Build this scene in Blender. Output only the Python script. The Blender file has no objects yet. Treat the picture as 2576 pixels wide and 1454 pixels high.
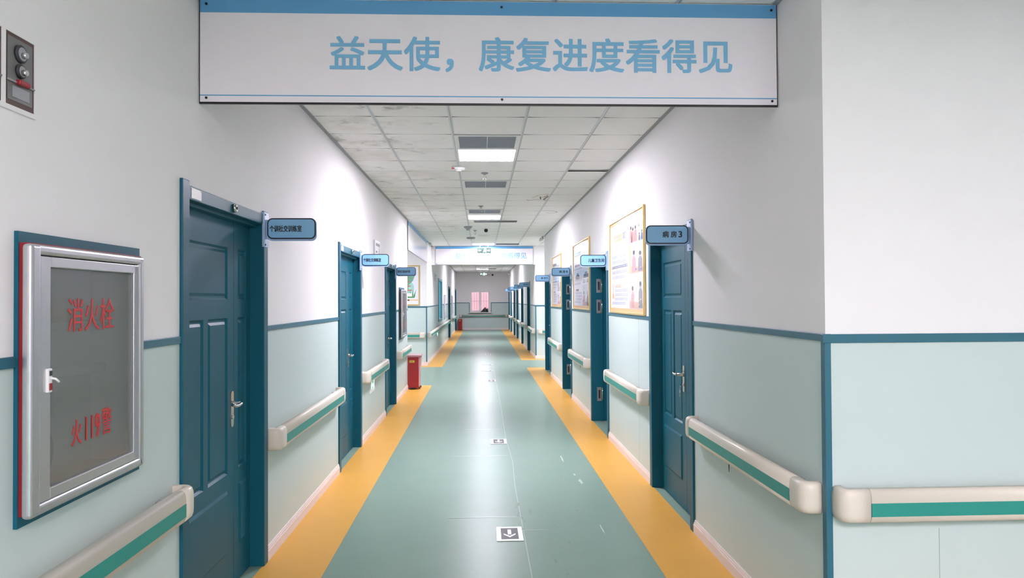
import bpy, bmesh, math, random
from mathutils import Vector, Matrix
PI = math.pi
scene = bpy.context.scene
COL = scene.collection
random.seed(7)

# ------------------------------------------------------------------ camera
cam_d = bpy.data.cameras.new('camera')
cam = bpy.data.objects.new('camera', cam_d)
COL.objects.link(cam)
YAW, PITCH, ROLL, FPX = 0.04259, 0.01432, -0.00565, 1812.66
fw = Vector((math.sin(YAW)*math.cos(PITCH), math.cos(YAW)*math.cos(PITCH), math.sin(PITCH)))
rt = Vector((math.cos(YAW), -math.sin(YAW), 0))
up = rt.cross(fw)
rt2 = rt*math.cos(ROLL) + up*math.sin(ROLL)
up2 = -rt*math.sin(ROLL) + up*math.cos(ROLL)
M = Matrix((rt2, up2, -fw)).transposed().to_4x4()
M.translation = (0, 0, 1.6)
cam.matrix_world = M
cam_d.sensor_fit = 'HORIZONTAL'
cam_d.sensor_width = 36.0
cam_d.lens = FPX/2576*36.0
cam_d.clip_start = 0.05
scene.camera = cam

# ------------------------------------------------------------------ world + exposure
w = bpy.data.worlds.new('world'); scene.world = w; w.use_nodes = True
w.node_tree.nodes['Background'].inputs[0].default_value = (0.75, 0.8, 0.9, 1)
w.node_tree.nodes['Background'].inputs[1].default_value = 4.2
scene.view_settings.view_transform = 'Standard'
scene.view_settings.look = 'None'
scene.view_settings.gamma = 1.0
scene.view_settings.use_curve_mapping = False
scene.view_settings.exposure = 0.0
scene.cycles.use_denoising = True
PANEL, PANEL_LOBBY = 130.0, 154.0      # radiance of the lit ceiling panels in the corridor and in the lobby

# ------------------------------------------------------------------ room dimensions (metres, camera stands at x=y=0)
XL, XR, ZC, YE = -1.327, 1.452, 3.035, 38.2
LOB_X, LOB_Y = 5.2, -4.5
LE0, LE1 = 13.0, 17.6       # side passage on the left
RE0, RE1 = 16.48, 19.3      # side passage on the right
CORN = 2.99                 # corner of the right-hand wall
TZ0, TZ1 = 1.414, 1.446     # dado strip

# ------------------------------------------------------------------ materials
def lin(c):
    return tuple(((v/255)/12.92 if v/255 <= .04045 else ((v/255+.055)/1.055)**2.4) for v in c)
def mat(name, rgb, rough=.5, metal=0., spec=.5, coat=0., noise=0., nscale=8., bump=0., bscale=60.):
    m = bpy.data.materials.new(name); m.use_nodes = True
    nt = m.node_tree; b = nt.nodes['Principled BSDF']
    c = lin(rgb)
    b.inputs['Base Color'].default_value = (*c, 1)
    b.inputs['Roughness'].default_value = rough
    b.inputs['Metallic'].default_value = metal
    b.inputs['Specular IOR Level'].default_value = spec
    b.inputs['Coat Weight'].default_value = coat
    tc = nt.nodes.new('ShaderNodeTexCoord')
    n = nt.nodes.new('ShaderNodeTexNoise'); n.inputs['Scale'].default_value = nscale; n.inputs['Detail'].default_value = 5
    nt.links.new(tc.outputs['Object'], n.inputs['Vector'])
    mx = nt.nodes.new('ShaderNodeMix'); mx.data_type = 'RGBA'
    k = noise if noise > 0 else .015
    mx.inputs[6].default_value = (*[v*(1-k) for v in c], 1)
    mx.inputs[7].default_value = (*[min(1, v*(1+k)) for v in c], 1)
    nt.links.new(n.outputs['Fac'], mx.inputs[0]); nt.links.new(mx.outputs[2], b.inputs['Base Color'])
    if bump:
        n2 = nt.nodes.new('ShaderNodeTexNoise'); n2.inputs['Scale'].default_value = bscale; n2.inputs['Detail'].default_value = 4
        nt.links.new(tc.outputs['Object'], n2.inputs['Vector'])
        bp = nt.nodes.new('ShaderNodeBump'); bp.inputs['Strength'].default_value = bump; bp.inputs['Distance'].default_value = .004
        nt.links.new(n2.outputs['Fac'], bp.inputs['Height']); nt.links.new(bp.outputs[0], b.inputs['Normal'])
    return m
def emis(name, rgb, s):
    m = bpy.data.materials.new(name); m.use_nodes = True
    nt = m.node_tree; b = nt.nodes['Principled BSDF']
    b.inputs['Base Color'].default_value = (*lin(rgb), 1)
    b.inputs['Emission Color'].default_value = (*lin(rgb), 1)
    b.inputs['Emission Strength'].default_value = s
    return m
def glassy(name, tint, alpha, rough=.08):
    """a thin pane: part see-through with a tint, part reflecting"""
    m = bpy.data.materials.new(name); m.use_nodes = True
    nt = m.node_tree; b = nt.nodes['Principled BSDF']
    b.inputs['Base Color'].default_value = (*lin(tint), 1)
    b.inputs['Roughness'].default_value = rough
    b.inputs['Alpha'].default_value = alpha
    return m
WALL = mat('white wall paint', (242, 240, 241), .75, spec=.25, noise=.03, nscale=1.5, bump=.15, bscale=90)
MINT = mat('mint wall panel', (198, 215, 212), .42, noise=.02, nscale=2.0)
SEAM = mat('panel seam', (150, 172, 168), .6)
TEAL = mat('teal paint', (16, 88, 107), .4, spec=.25, noise=.04, nscale=5, bump=.08, bscale=40)
TRIMT = mat('teal dado strip', (44, 104, 122), .4)
BASE = mat('pale skirting plastic', (232, 220, 218), .4)
CREAM = mat('cream rail plastic', (222, 214, 200), .34)
STRIPE = mat('sea green stripe', (40, 142, 130), .42)
YEL = mat('yellow vinyl', (212, 163, 74), .4, spec=.18, noise=.05, nscale=4)
ALU = mat('brushed aluminium', (196, 197, 200), .34, metal=.85, noise=.04, nscale=30)
STEEL = mat('chrome steel', (210, 208, 205), .18, metal=1.)
GOLD = mat('gold frame', (214, 186, 118), .3, metal=.5)
WHITEP = mat('white plastic', (236, 236, 236), .4)
GREYP = mat('grey plastic', (150, 153, 158), .45)
DARK = mat('dark grey', (46, 48, 54), .5)
BLACK = mat('black plastic', (16, 16, 20), .35)
RED = mat('red steel', (152, 24, 36), .35)
REDTXT = mat('red lettering', (196, 40, 44), .4)
PINKW = mat('pink outdoor wall', (242, 192, 196), .8)
NAVY = mat('navy outline', (20, 30, 52), .4)
SKY = mat('sky blue sign', (138, 192, 232), .35)
SKYB = mat('pale blue acrylic', (160, 190, 226), .25)
SIGNB = mat('sign blue', (98, 164, 212), .35); SIGNT = mat('sign letter blue', (126, 186, 224), .35)
SIGNW = mat('glossy sign white', (249, 243, 250), .16)
INK = mat('ink black', (24, 26, 34), .5)
TILEB = mat('plenum dark', (70, 72, 72), .9)
TBAR = mat('ceiling bar', (214, 218, 220), .35, metal=.3)
GRILLE = mat('vent slat', (150, 155, 168), .4, metal=.3)
GRILLD = mat('vent shadow gap', (88, 92, 106), .6)
LIT = emis('lit diffuser', (250, 241, 255), PANEL)
LITC = emis('lit dimmed diffuser', (250, 241, 255), PANEL*.55)  # dimmed below its neighbours to keep the far sign from clipping
LITB = emis('lit lobby diffuser', (255, 238, 250), PANEL_LOBBY)
GREENLIT = emis('green lit emblem', (130, 255, 205), 5.)
EXITLIT = emis('exit sign lit white', (225, 255, 240), 4.5)
EXITGRN = emis('exit sign green ground', (120, 150, 148), .6)
GLASS = glassy('cabinet glass', (140, 146, 142), .42, .12)
WGLASS = glassy('window glass', (235, 225, 228), .12, .03)
BLUEGL = glassy('blue window glass', (205, 235, 240), .1, .06)

def floor_mat():
    m = bpy.data.materials.new('green vinyl'); m.use_nodes = True
    nt = m.node_tree; b = nt.nodes['Principled BSDF']
    b.inputs['Roughness'].default_value = .24
    tc = nt.nodes.new('ShaderNodeTexCoord')
    def noise(sc, det=4, vec=None, rough=.5):
        n = nt.nodes.new('ShaderNodeTexNoise'); n.inputs['Scale'].default_value = sc; n.inputs['Detail'].default_value = det
        n.inputs['Roughness'].default_value = rough
        nt.links.new(vec or tc.outputs['Object'], n.inputs['Vector']); return n
    def ramp(src, a, bb):
        r = nt.nodes.new('ShaderNodeMapRange'); r.inputs[1].default_value = a; r.inputs[2].default_value = bb
        nt.links.new(src, r.inputs[0]); return r
    def mix(fac, c1, c2):
        x = nt.nodes.new('ShaderNodeMix'); x.data_type = 'RGBA'
        nt.links.new(fac, x.inputs[0])
        for i, c in ((6, c1), (7, c2)):
            if isinstance(c, tuple): x.inputs[i].default_value = (*c, 1)
            else: nt.links.new(c, x.inputs[i])
        return x.outputs[2]
    base = mix(noise(3).outputs['Fac'], lin((119, 145, 131)), lin((129, 155, 142)))
    speck = mix(ramp(noise(260, 2).outputs['Fac'], .55, .7).outputs[0], base, lin((145, 171, 160)))
    mp = nt.nodes.new('ShaderNodeMapping'); mp.inputs['Scale'].default_value = (9, 2.4, 1)
    nt.links.new(tc.outputs['Object'], mp.inputs['Vector'])
    mul = nt.nodes.new('ShaderNodeMath'); mul.operation = 'MULTIPLY'
    nt.links.new(ramp(noise(2.2, 8, mp.outputs[0], .7).outputs['Fac'], .60, .66).outputs[0], mul.inputs[0])
    nt.links.new(ramp(noise(.9, 2).outputs['Fac'], .52, .62).outputs[0], mul.inputs[1])
    sc = nt.nodes.new('ShaderNodeMath'); sc.operation = 'MULTIPLY'; sc.inputs[1].default_value = .1
    nt.links.new(mul.outputs[0], sc.inputs[0])
    col = mix(sc.outputs[0], speck, lin((100, 126, 110)))
    nt.links.new(col, b.inputs['Base Color'])
    rr = nt.nodes.new('ShaderNodeMapRange'); rr.inputs[3].default_value = .285; rr.inputs[4].default_value = .305; b.inputs['Specular IOR Level'].default_value = .08
    nt.links.new(noise(1.7, 6).outputs['Fac'], rr.inputs[0]); nt.links.new(rr.outputs[0], b.inputs['Roughness'])
    return m
FLOOR = floor_mat()
SEAMF = mat('floor weld line', (146, 170, 160), .3)
SCUFF = mat('white floor scuff', (180, 202, 192), .4)
SCUFD = mat('dark floor scuff', (104, 132, 116), .4)

def tile_mat():
    m = bpy.data.materials.new('mineral ceiling tile'); m.use_nodes = True
    nt = m.node_tree; b = nt.nodes['Principled BSDF']; b.inputs['Roughness'].default_value = .85
    b.inputs['Specular IOR Level'].default_value = .2
    tc = nt.nodes.new('ShaderNodeTexCoord')
    sep = nt.nodes.new('ShaderNodeSeparateXYZ'); nt.links.new(tc.outputs['Object'], sep.inputs[0])
    def rng(src, a, bb, lo=0, hi=1):
        r = nt.nodes.new('ShaderNodeMapRange'); r.interpolation_type = 'SMOOTHSTEP'
        r.inputs[1].default_value = a; r.inputs[2].default_value = bb; r.inputs[3].default_value = lo; r.inputs[4].default_value = hi
        nt.links.new(src, r.inputs[0]); return r.outputs[0]
    def mul(a, bb):
        x = nt.nodes.new('ShaderNodeMath'); x.operation = 'MULTIPLY'; nt.links.new(a, x.inputs[0])
        if isinstance(bb, float): x.inputs[1].default_value = bb
        else: nt.links.new(bb, x.inputs[1])
        return x.outputs[0]
    def noise(scale, det, rough):
        n = nt.nodes.new('ShaderNodeTexNoise'); n.inputs['Scale'].default_value = scale; n.inputs['Detail'].default_value = det
        n.inputs['Roughness'].default_value = rough
        nt.links.new(tc.outputs['Object'], n.inputs['Vector']); return n.outputs['Fac']
    side = rng(sep.outputs['X'], -.2, -.6)         # the mouldy tiles run along the left wall
    far = rng(sep.outputs['Y'], 19., 11.)
    lob = rng(sep.outputs['Y'], 3.4, 3.6)
    zone = mul(mul(side, far), lob)
    blot = mul(rng(noise(2.7, 9, .7), .54, .72), zone)
    haze = mul(rng(noise(1.5, 4, .6), .42, .7), mul(zone, .38))
    pin = mul(rng(noise(140, 1, .5), .62, .8), .12)
    def mix(f, c1, c2):
        x = nt.nodes.new('ShaderNodeMix'); x.data_type = 'RGBA'; nt.links.new(f, x.inputs[0])
        for i, c in ((6, c1), (7, c2)):
            if isinstance(c, tuple): x.inputs[i].default_value = (*c, 1)
            else: nt.links.new(c, x.inputs[i])
        return x.outputs[2]
    c = mix(pin, lin((249, 248, 247)), lin((200, 201, 200)))
    c = mix(haze, c, lin((186, 176, 160)))
    c = mix(mul(blot, .75), c, lin((112, 110, 98)))
    nt.links.new(c, b.inputs['Base Color'])
    return m
TILE = tile_mat()

# ------------------------------------------------------------------ mesh helpers
class MB:
    """collects shapes into one mesh; materials are added to slots as used"""
    def __init__(s): s.bm = bmesh.new(); s.mats = []
    def mi(s, m):
        if m not in s.mats: s.mats.append(m)
        return s.mats.index(m)
    def face(s, pts, m):
        f = s.bm.faces.new([s.bm.verts.new(p) for p in pts]); f.material_index = s.mi(m); return f
    def box(s, x0, x1, y0, y1, z0, z1, m, bev=0., seg=2):
        x0, x1 = sorted((x0, x1)); y0, y1 = sorted((y0, y1)); z0, z1 = sorted((z0, z1))
        r = bmesh.ops.create_cube(s.bm, size=1)
        vs = r['verts']
        for v in vs:
            v.co = Vector((x0+(v.co.x+.5)*(x1-x0), y0+(v.co.y+.5)*(y1-y0), z0+(v.co.z+.5)*(z1-z0)))
        fs = {f for v in vs for f in v.link_faces}
        k = s.mi(m)
        for f in fs: f.material_index = k
        if bev:
            es = list({e for v in vs for e in v.link_edges})
            r = bmesh.ops.bevel(s.bm, geom=es, offset=bev, segments=seg, affect='EDGES', profile=.5)
            for f in r['faces']: f.material_index = k
        return s
    def tube(s, pts, r, m, seg=10, r2=None):
        pts = [Vector(p) for p in pts]; rings = []; k = s.mi(m)
        for i, p in enumerate(pts):
            d = (pts[min(i+1, len(pts)-1)]-pts[max(i-1, 0)]).normalized()
            a = d.orthogonal().normalized() if i == 0 else (a - d*a.dot(d)).normalized()
            b = d.cross(a)
            rr = r if r2 is None else r+(r2-r)*i/(len(pts)-1)
            rings.append([s.bm.verts.new(p+(a*math.cos(2*PI*j/seg)+b*math.sin(2*PI*j/seg))*rr) for j in range(seg)])
        for A, B in zip(rings, rings[1:]):
            for j in range(seg):
                f = s.bm.faces.new((A[j], A[(j+1) % seg], B[(j+1) % seg], B[j])); f.material_index = k; f.smooth = True
        for R, fl in ((rings[0], True), (rings[-1], False)):
            f = s.bm.faces.new(list(reversed(R)) if fl else R); f.material_index = k
        return s
    def lathe(s, prof, c, axis, m, seg=24):
        """prof: list of (radius, distance along axis)"""
        c = Vector(c); ax = Vector(axis).normalized(); a = ax.orthogonal().normalized(); b = ax.cross(a); k = s.mi(m)
        rings = [[s.bm.verts.new(c+ax*h+(a*math.cos(2*PI*j/seg)+b*math.sin(2*PI*j/seg))*max(r, 1e-4)) for j in range(seg)] for r, h in prof]
        for A, B in zip(rings, rings[1:]):
            for j in range(seg):
                f = s.bm.faces.new((A[j], A[(j+1) % seg], B[(j+1) % seg], B[j])); f.material_index = k; f.smooth = True
        f = s.bm.faces.new(list(reversed(rings[0]))); f.material_index = k
        f = s.bm.faces.new(rings[-1]); f.material_index = k
        return s
    def prism(s, pts2, y0, y1, m):
        """outline in x,z extruded from y0 (front) to y1"""
        k = s.mi(m)
        A = [s.bm.verts.new((p[0], y0, p[1])) for p in pts2]; B = [s.bm.verts.new((p[0], y1, p[1])) for p in pts2]
        n = len(pts2)
        f = s.bm.faces.new(A); f.material_index = k
        f = s.bm.faces.new(list(reversed(B))); f.material_index = k
        for i in range(n):
            f = s.bm.faces.new((A[i], B[i], B[(i+1) % n], A[(i+1) % n])); f.material_index = k
        return s
    def flat(s, pts2, y, m):
        f = s.bm.faces.new([s.bm.verts.new((p[0], y, p[1])) for p in pts2]); f.material_index = s.mi(m); return s
    def build(s, name, parent=None, smooth=False, recalc=True):
        if recalc: bmesh.ops.recalc_face_normals(s.bm, faces=s.bm.faces[:])
        me = bpy.data.meshes.new(name); s.bm.to_mesh(me); s.bm.free()
        for m in s.mats: me.materials.append(m)
        if smooth:
            for p in me.polygons: p.use_smooth = True
        o = bpy.data.objects.new(name, me); COL.objects.link(o)
        if parent: o.parent = parent
        return o

def tag(o, label=None, cat=None, group=None, kind=None):
    if label: o['label'] = label
    if cat: o['category'] = cat
    if group: o['group'] = group
    if kind: o['kind'] = kind
    return o
def thing(name, loc, rz, label, cat, group=None, kind=None):
    o = bpy.data.objects.new(name, None); COL.objects.link(o)
    o.empty_display_size = .1
    o.location = loc; o.rotation_euler = (0, 0, rz)
    return tag(o, label, cat, group, kind)
def dup(root, loc, rz, label, group=None):
    r = root.copy(); COL.objects.link(r); r.location = loc; r.rotation_euler = (0, 0, rz)
    r['label'] = label
    if group: r['group'] = group
    for ch in list(root.children):
        c = ch.copy(); COL.objects.link(c); c.parent = r
        for g in list(ch.children):
            d = g.copy(); COL.objects.link(d); d.parent = c
    return r
# local frame of anything on a wall: x = viewer's right, y = into the wall, z = up
RZL, RZR = PI/2, -PI/2
def onL(y, z=0., d=0.): return (XL+d, y, z)          # left wall, local x = Y - y
def onR(y, z=0., d=0.): return (XR-d, y, z)          # right wall, local x = y - Y

def text_mesh(body, bold=0.):
    cu = bpy.data.curves.new('txt', 'FONT'); cu.body = body; cu.size = 1.; cu.offset = bold; cu.extrude = .004
    cu.resolution_u = 4
    o = bpy.data.objects.new('txt', cu); COL.objects.link(o)
    dg = bpy.context.evaluated_depsgraph_get(); dg.update()
    me = bpy.data.meshes.new_from_object(o.evaluated_get(dg))
    bpy.data.objects.remove(o); bpy.data.curves.remove(cu)
    return me
def lettering(body, x0, x1, z0, z1, y, m, parent, bold=.012, name='lettering', depth=.0015):
    """text fitted to a box in the local x,z plane, standing just proud of y (towards -y)"""
    me = text_mesh(body, 0.)
    xs = [v.co.x for v in me.vertices]; ys = [v.co.y for v in me.vertices]; zs = [v.co.z for v in me.vertices]
    if not xs: return None
    ax, bx, ay, by, az, bz = min(xs), max(xs), min(ys), max(ys), min(zs), max(zs)
    V = [Vector((x0+(v.co.x-ax)/(bx-ax)*(x1-x0), y-depth*(v.co.z-az)/max(bz-az, 1e-6), z0+(v.co.y-ay)/(by-ay)*(z1-z0))) for v in me.vertices]
    F = [tuple(p.vertices) for p in me.polygons]
    if bold:
        d = bold*(z1-z0); n = len(V); base, fb = V, F; V, F = [], []
        for i, (dx, dz) in enumerate(((-d, -d), (d, -d), (-d, d), (d, d))):
            V += [v+Vector((dx, -.00004*i, dz)) for v in base]; F += [tuple(k+i*n for k in f) for f in fb]
    me = bpy.data.meshes.new(name); me.from_pydata(V, [], F); me.update()
    me.materials.clear(); me.materials.append(m)
    o = bpy.data.objects.new(name, me); COL.objects.link(o); o.parent = parent
    return o
def rrect(x0, x1, z0, z1, r, n=6):
    pts = []
    for cx, cz, a0 in ((x1-r, z0+r, -90), (x1-r, z1-r, 0), (x0+r, z1-r, 90), (x0+r, z0+r, 180)):
        for i in range(n+1):
            a = math.radians(a0+90*i/n); pts.append((cx+r*math.cos(a), cz+r*math.sin(a)))
    return pts
def ellipse(cx, cz, rx, rz, n=18):
    return [(cx+rx*math.cos(2*PI*i/n), cz+rz*math.sin(2*PI*i/n)) for i in range(n)]

# ------------------------------------------------------------------ floor
mb = MB()
mb.face([(XL-.4, LOB_Y, 0), (LOB_X, LOB_Y, 0), (LOB_X, CORN+.4, 0), (XL-.4, CORN+.4, 0)], FLOOR)
mb.face([(-5, CORN+.4, 0), (5, CORN+.4, 0), (5, YE+.3, 0), (-5, YE+.3, 0)], FLOOR)
EY = .0009
YLx, YRx = -.932, 1.05
def ystrip(x0, x1, y0, y1): mb.face([(x0, y0, EY), (x1, y0, EY), (x1, y1, EY), (x0, y1, EY)], YEL)
ystrip(XL, YLx, LOB_Y, LE0+.55); ystrip(-4.5, XL, LE0+.0, LE0+.55)
ystrip(-4.5, YLx, LE1-.37, LE1); ystrip(XL, YLx, LE1, YE)
ystrip(YRx, XR, CORN-.4, RE0+.37); ystrip(XR, 4.5, RE0, RE0+.37); ystrip(XR, LOB_X, CORN-.4, CORN)
ystrip(YRx, 4.5, RE1-.37, RE1); ystrip(YRx, XR, RE1, YE)
def ribbon(pts, wd, m, z=.0014):
    for (ax, ay), (bx, by) in zip(pts, pts[1:]):
        d = Vector((bx-ax, by-ay)); n = Vector((-d.y, d.x)).normalized()*wd/2
        mb.face([(ax-n.x, ay-n.y, z), (bx-n.x, by-n.y, z), (bx+n.x, by+n.y, z), (ax+n.x, ay+n.y, z)], m)
ribbon([(.285, 3.2), (.28, 6.2), (.3, 7.1), (.272, 8.4), (.285, 11.), (.275, 14.3), (.28, 19.)], .006, SEAMF)
for yy, xa, xb in ((5.32, -.25, .27), (5.0, .27, .45), (7.4, -.3, .27), (11.3, -.55, .3), (8.9, -.2, .25), (3.9, -.3, .28)):
    ribbon([(xa, yy), (xb, yy)], .012, SEAMF)
def blob(cx, cy, rx, ry, m, n=17, z=.0018):
    ps = []
    for i in range(n):
        a = 2*PI*i/n; k = random.uniform(.45, 1.1)
        ps.append((cx+rx*k*math.cos(a), cy+ry*k*math.sin(a), z))
    mb.face(ps, m)
for i in range(9):
    blob(.285+random.uniform(-.03, .03), 5.05+i*.075+random.uniform(-.02, .02), random.uniform(.006, .018), random.uniform(.02, .055), SCUFD)
blob(.36, 5.45, .012, .07, SCUFD)
for cx, cy, rx, ry in ((.86, 6.3, .018, .09), (.84, 6.55, .01, .05), (.8, 7.2, .01, .2), (.83, 5.0, .006, .13)):
    blob(cx, cy, rx, ry, SCUFF)
for i in range(10):
    blob(random.uniform(.35, .75), random.uniform(4.2, 7.), random.uniform(.004, .012), random.uniform(.015, .05), SCUFD)
tag(mb.build('floor'), 'green vinyl corridor floor with yellow border strips', 'floor', kind='structure')

# ------------------------------------------------------------------ walls
def wall(name, loc, rz, x0, x1, openings, label, extra=None, thick=.14, ztop=ZC+.06):
    """front face in local y=0, holes lined to depth `thick`; mint up to the dado, white above"""
    mb = MB()
    xs = sorted({x0, x1, *[v for o in openings for v in o[:2]]}); zs = sorted({0., TZ0+.01, ztop, *[v for o in openings for v in o[2:4]]})
    def hole(x, z): return any(o[0] < x < o[1] and o[2] < z < o[3] for o in openings)
    for a, b in zip(xs, xs[1:]):
        for c, d in zip(zs, zs[1:]):
            if hole((a+b)/2, (c+d)/2): continue
            mb.face([(a, 0, c), (b, 0, c), (b, 0, d), (a, 0, d)], MINT if (c+d)/2 < TZ0+.01 else WALL)
    for a, b, c, d in openings:
        t = thick
        mb.face([(a, 0, c), (a, 0, d), (a, t, d), (a, t, c)], WALL); mb.face([(b, 0, c), (b, t, c), (b, t, d), (b, 0, d)], WALL)
        mb.face([(a, 0, d), (b, 0, d), (b, t, d), (a, t, d)], WALL)
        if c > .02: mb.face([(a, 0, c), (a, t, c), (b, t, c), (b, 0, c)], WALL)
    if extra: extra(mb)
    o = mb.build(name, recalc=False); o.location = loc; o.rotation_euler = (0, 0, rz)
    return tag(o, label, 'wall', kind='structure')
DL = [(3.23, 4.50, .83), (6.74, 8.0, .82), (9.98, 11.22, .80), (28.95, 30.6, 1.2), (36.25, 37.75, 1.05)]
DR = [(4.886, 6.15, .74), (8.18, 9.495, .86), (11.53, 12.86, .88), (15.05, 16.32, .82), (21.42, 22.66, .8), (24.85, 26.1, .8),
      (28.22, 29.52, .84), (30.95, 32.2, .8), (34.28, 35.55, .8), (36.86, 38.12, .8)]
DZ = 2.14
HYD = (2.12, 2.80, 1.0, 1.76)
HY2 = 9.56     # offset of the second cabinet along the wall
oL = [(a+.03, b-.03, 0., DZ-.02) for a, b, _ in DL if a < LE0] + [HYD, (HYD[0]+HY2, HYD[1]+HY2, HYD[2], HYD[3])]
wall('wall_left', (XL, 0, 0), RZL, LOB_Y, LE0, oL, 'near left corridor wall, white above a mint dado')
WIN = (22.25, 24.2, .965, 2.215)
wall('wall_left_far', (XL, 0, 0), RZL, LE1, YE, [(a+.03, b-.03, 0., DZ-.02) for a, b, _ in DL if a > LE1]+[WIN], 'far left corridor wall beyond the side passage')
def seamsR(mb):
    for yy in (6.62,):
        mb.box(-yy-.0015, -yy+.0015, -.0006, .002, .09, TZ0, SEAM)
wall('wall_right', (XR, 0, 0), RZR, -RE0, -CORN, [(-b+.03, -a-.03, 0., DZ-.02) for a, b, _ in DR if b < RE0], 'near right corridor wall with posters and doors', seamsR)
wall('wall_right_far', (XR, 0, 0), RZR, -YE, -RE1, [(-b+.03, -a-.03, 0., DZ-.02) for a, b, _ in DR if b > RE1], 'far right corridor wall beyond the side passage')
EW = (-.6, .485, .93, 2.06)
wall('wall_end', (0, YE, 0), 0, XL-.2, XR+.2, [EW], 'grey-lit end wall with the pink window')
wall('wall_lobby', (0, CORN, 0), 0, XR, LOB_X, [], 'lobby wall to the right of the corridor corner', lambda mb: mb.box(1.9325, 1.9355, -.0006, .002, .09, .62, SEAM))
wall('wall_passage_left', (0, LE1, 0), 0, -4.5, XL, [], 'wall of the left side passage facing the camera')
wall('wall_passage_right', (0, RE1, 0), 0, XR, 4.5, [], 'wall of the right side passage facing the camera')
# walls nobody sees from here but that close the building
def plain(name, loc, rz, x0, x1, label): return wall(name, loc, rz, x0, x1, [], label)
plain('wall_lobby_back', (0, LOB_Y, 0), PI, -LOB_X, -XL+.0, 'back wall of the lobby behind the camera')
plain('wall_lobby_right', (LOB_X, 0, 0), RZR, -CORN, -LOB_Y, 'right wall of the lobby')
plain('wall_passage_left_near', (0, LE0, 0), PI, -XL, 4.5, 'near side wall of the left passage')
plain('wall_passage_left_end', (-4.5, 0, 0), RZL, LE0, LE1, 'end of the left side passage')
plain('wall_passage_right_near', (0, RE0, 0), PI, -4.5, -XR, 'near side wall of the right passage')
plain('wall_passage_right_end', (4.5, 0, 0), RZR, -RE1, -RE0, 'end of the right side passage')
# rooms behind the two open doors
def room(name, ya, yb, label):
    mb = MB(); x0, x1 = XR+.14, XR+3.2
    y0, y1 = ya-1.4, yb+.35
    P = [(x0, y0), (x1, y0), (x1, y1), (x0, y1)]
    for (ax, ay), (bx, by) in zip(P[:3], P[1:]):
        mb.face([(ax, ay, 0), (bx, by, 0), (bx, by, 2.9), (ax, ay, 2.9)], WALL)
    mb.face([(x0, y0, 2.9), (x1, y0, 2.9), (x1, y1, 2.9), (x0, y1, 2.9)], WALL)
    tag(mb.build(name), label, 'room', kind='structure')
room('wall_washroom', DR[1][0], DR[1][1], 'unlit washroom behind the open washroom door')
room('wall_ward', DR[2][0], DR[2][1], 'unlit ward behind the open ward door')

# ------------------------------------------------------------------ ceiling
ROW0, COL0, T = 5.651, -.8395, .6
LITP = [(6.851, 0), (12.251, 0), (18.4, 0), (25.9, 0), (33.75, 0)]      # near edge of each lit panel
VENTP = [6.251, 8.651, 11.42]
mb = MB()
mb.face([(-5, LOB_Y, ZC+.05), (LOB_X, LOB_Y, ZC+.05), (LOB_X, CORN, ZC+.05), (-5, CORN, ZC+.05)], TILEB)
mb.face([(-5, CORN, ZC+.05), (5, CORN, ZC+.05), (5, YE+.3, ZC+.05), (-5, YE+.3, ZC+.05)], TILEB)
def tile(x0, x1, y0, y1):
    g = .003
    def edge(xa, xb, y, sgn):
        return [(xa+(xb-xa)*u, y+sgn*(.0015+.009*abs(2*u-1)**3), ZC) for u in (0, .12, .3, .5, .7, .88, 1)]
    a = edge(x0+g, x1-g, y0, 1); b = edge(x1-g, x0+g, y1, -1)
    mb.face(list(reversed(a+b)), TILE)
cx = [COL0+T*i for i in range(-6, 9)]
ry = [ROW0+T*k for k in range(-17, 56)]
fix = [(y, y+T) for y, _ in LITP] + [(y, y+T) for y in VENTP]
for i in range(len(cx)-1):
    for k in range(len(ry)-1):
        x0, x1, y0, y1 = cx[i], cx[i+1], ry[k], ry[k+1]
        if y0 < LOB_Y or y0 >= YE: continue
        if y1 < CORN+.01:
            lo, hi = XL, LOB_X
        elif LE0-.6 < y0 < LE1: lo, hi = -4.5, (4.5 if RE0-.6 < y0 < RE1 else XR)
        elif RE0-.6 < y0 < RE1: lo, hi = XL, 4.5
        else: lo, hi = XL, XR
        a, b = max(x0, lo), min(x1, hi)
        if b-a < .02: continue
        y1 = min(y1, YE)
        parts = [(y0, y1)]
        if abs(x0-(COL0+.6)) < .01:
            for fa, fb in fix:
                nx = []
                for pa, pb in parts:
                    if fb <= pa or fa >= pb: nx.append((pa, pb)); continue
                    if fa-pa > .02: nx.append((pa, fa))
                    if pb-fb > .02: nx.append((fb, pb))
                parts = nx
        if abs(x0-(COL0+1.8)) < .01 and abs(y0-(ROW0+1.8+.0)) < .05: parts = [(y0, y1-.115)]
        for pa, pb in parts: tile(a, b, pa, pb)
for i, x in enumerate(cx):
    if XL < x < XR:
        mb.box(x-.013, x+.013, LOB_Y, YE, ZC-.004, ZC+.02, TBAR); mb.box(x+.001, x+.006, LOB_Y, YE, ZC-.0045, ZC, GREYP)
    elif XR < x < LOB_X: mb.box(x-.013, x+.013, LOB_Y, CORN, ZC-.004, ZC+.02, TBAR)
# raised tile: strip seen in the open gap
mb.box(.97, XR, 7.975, 8.02, ZC+.004, ZC+.02, GREYP)
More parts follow.
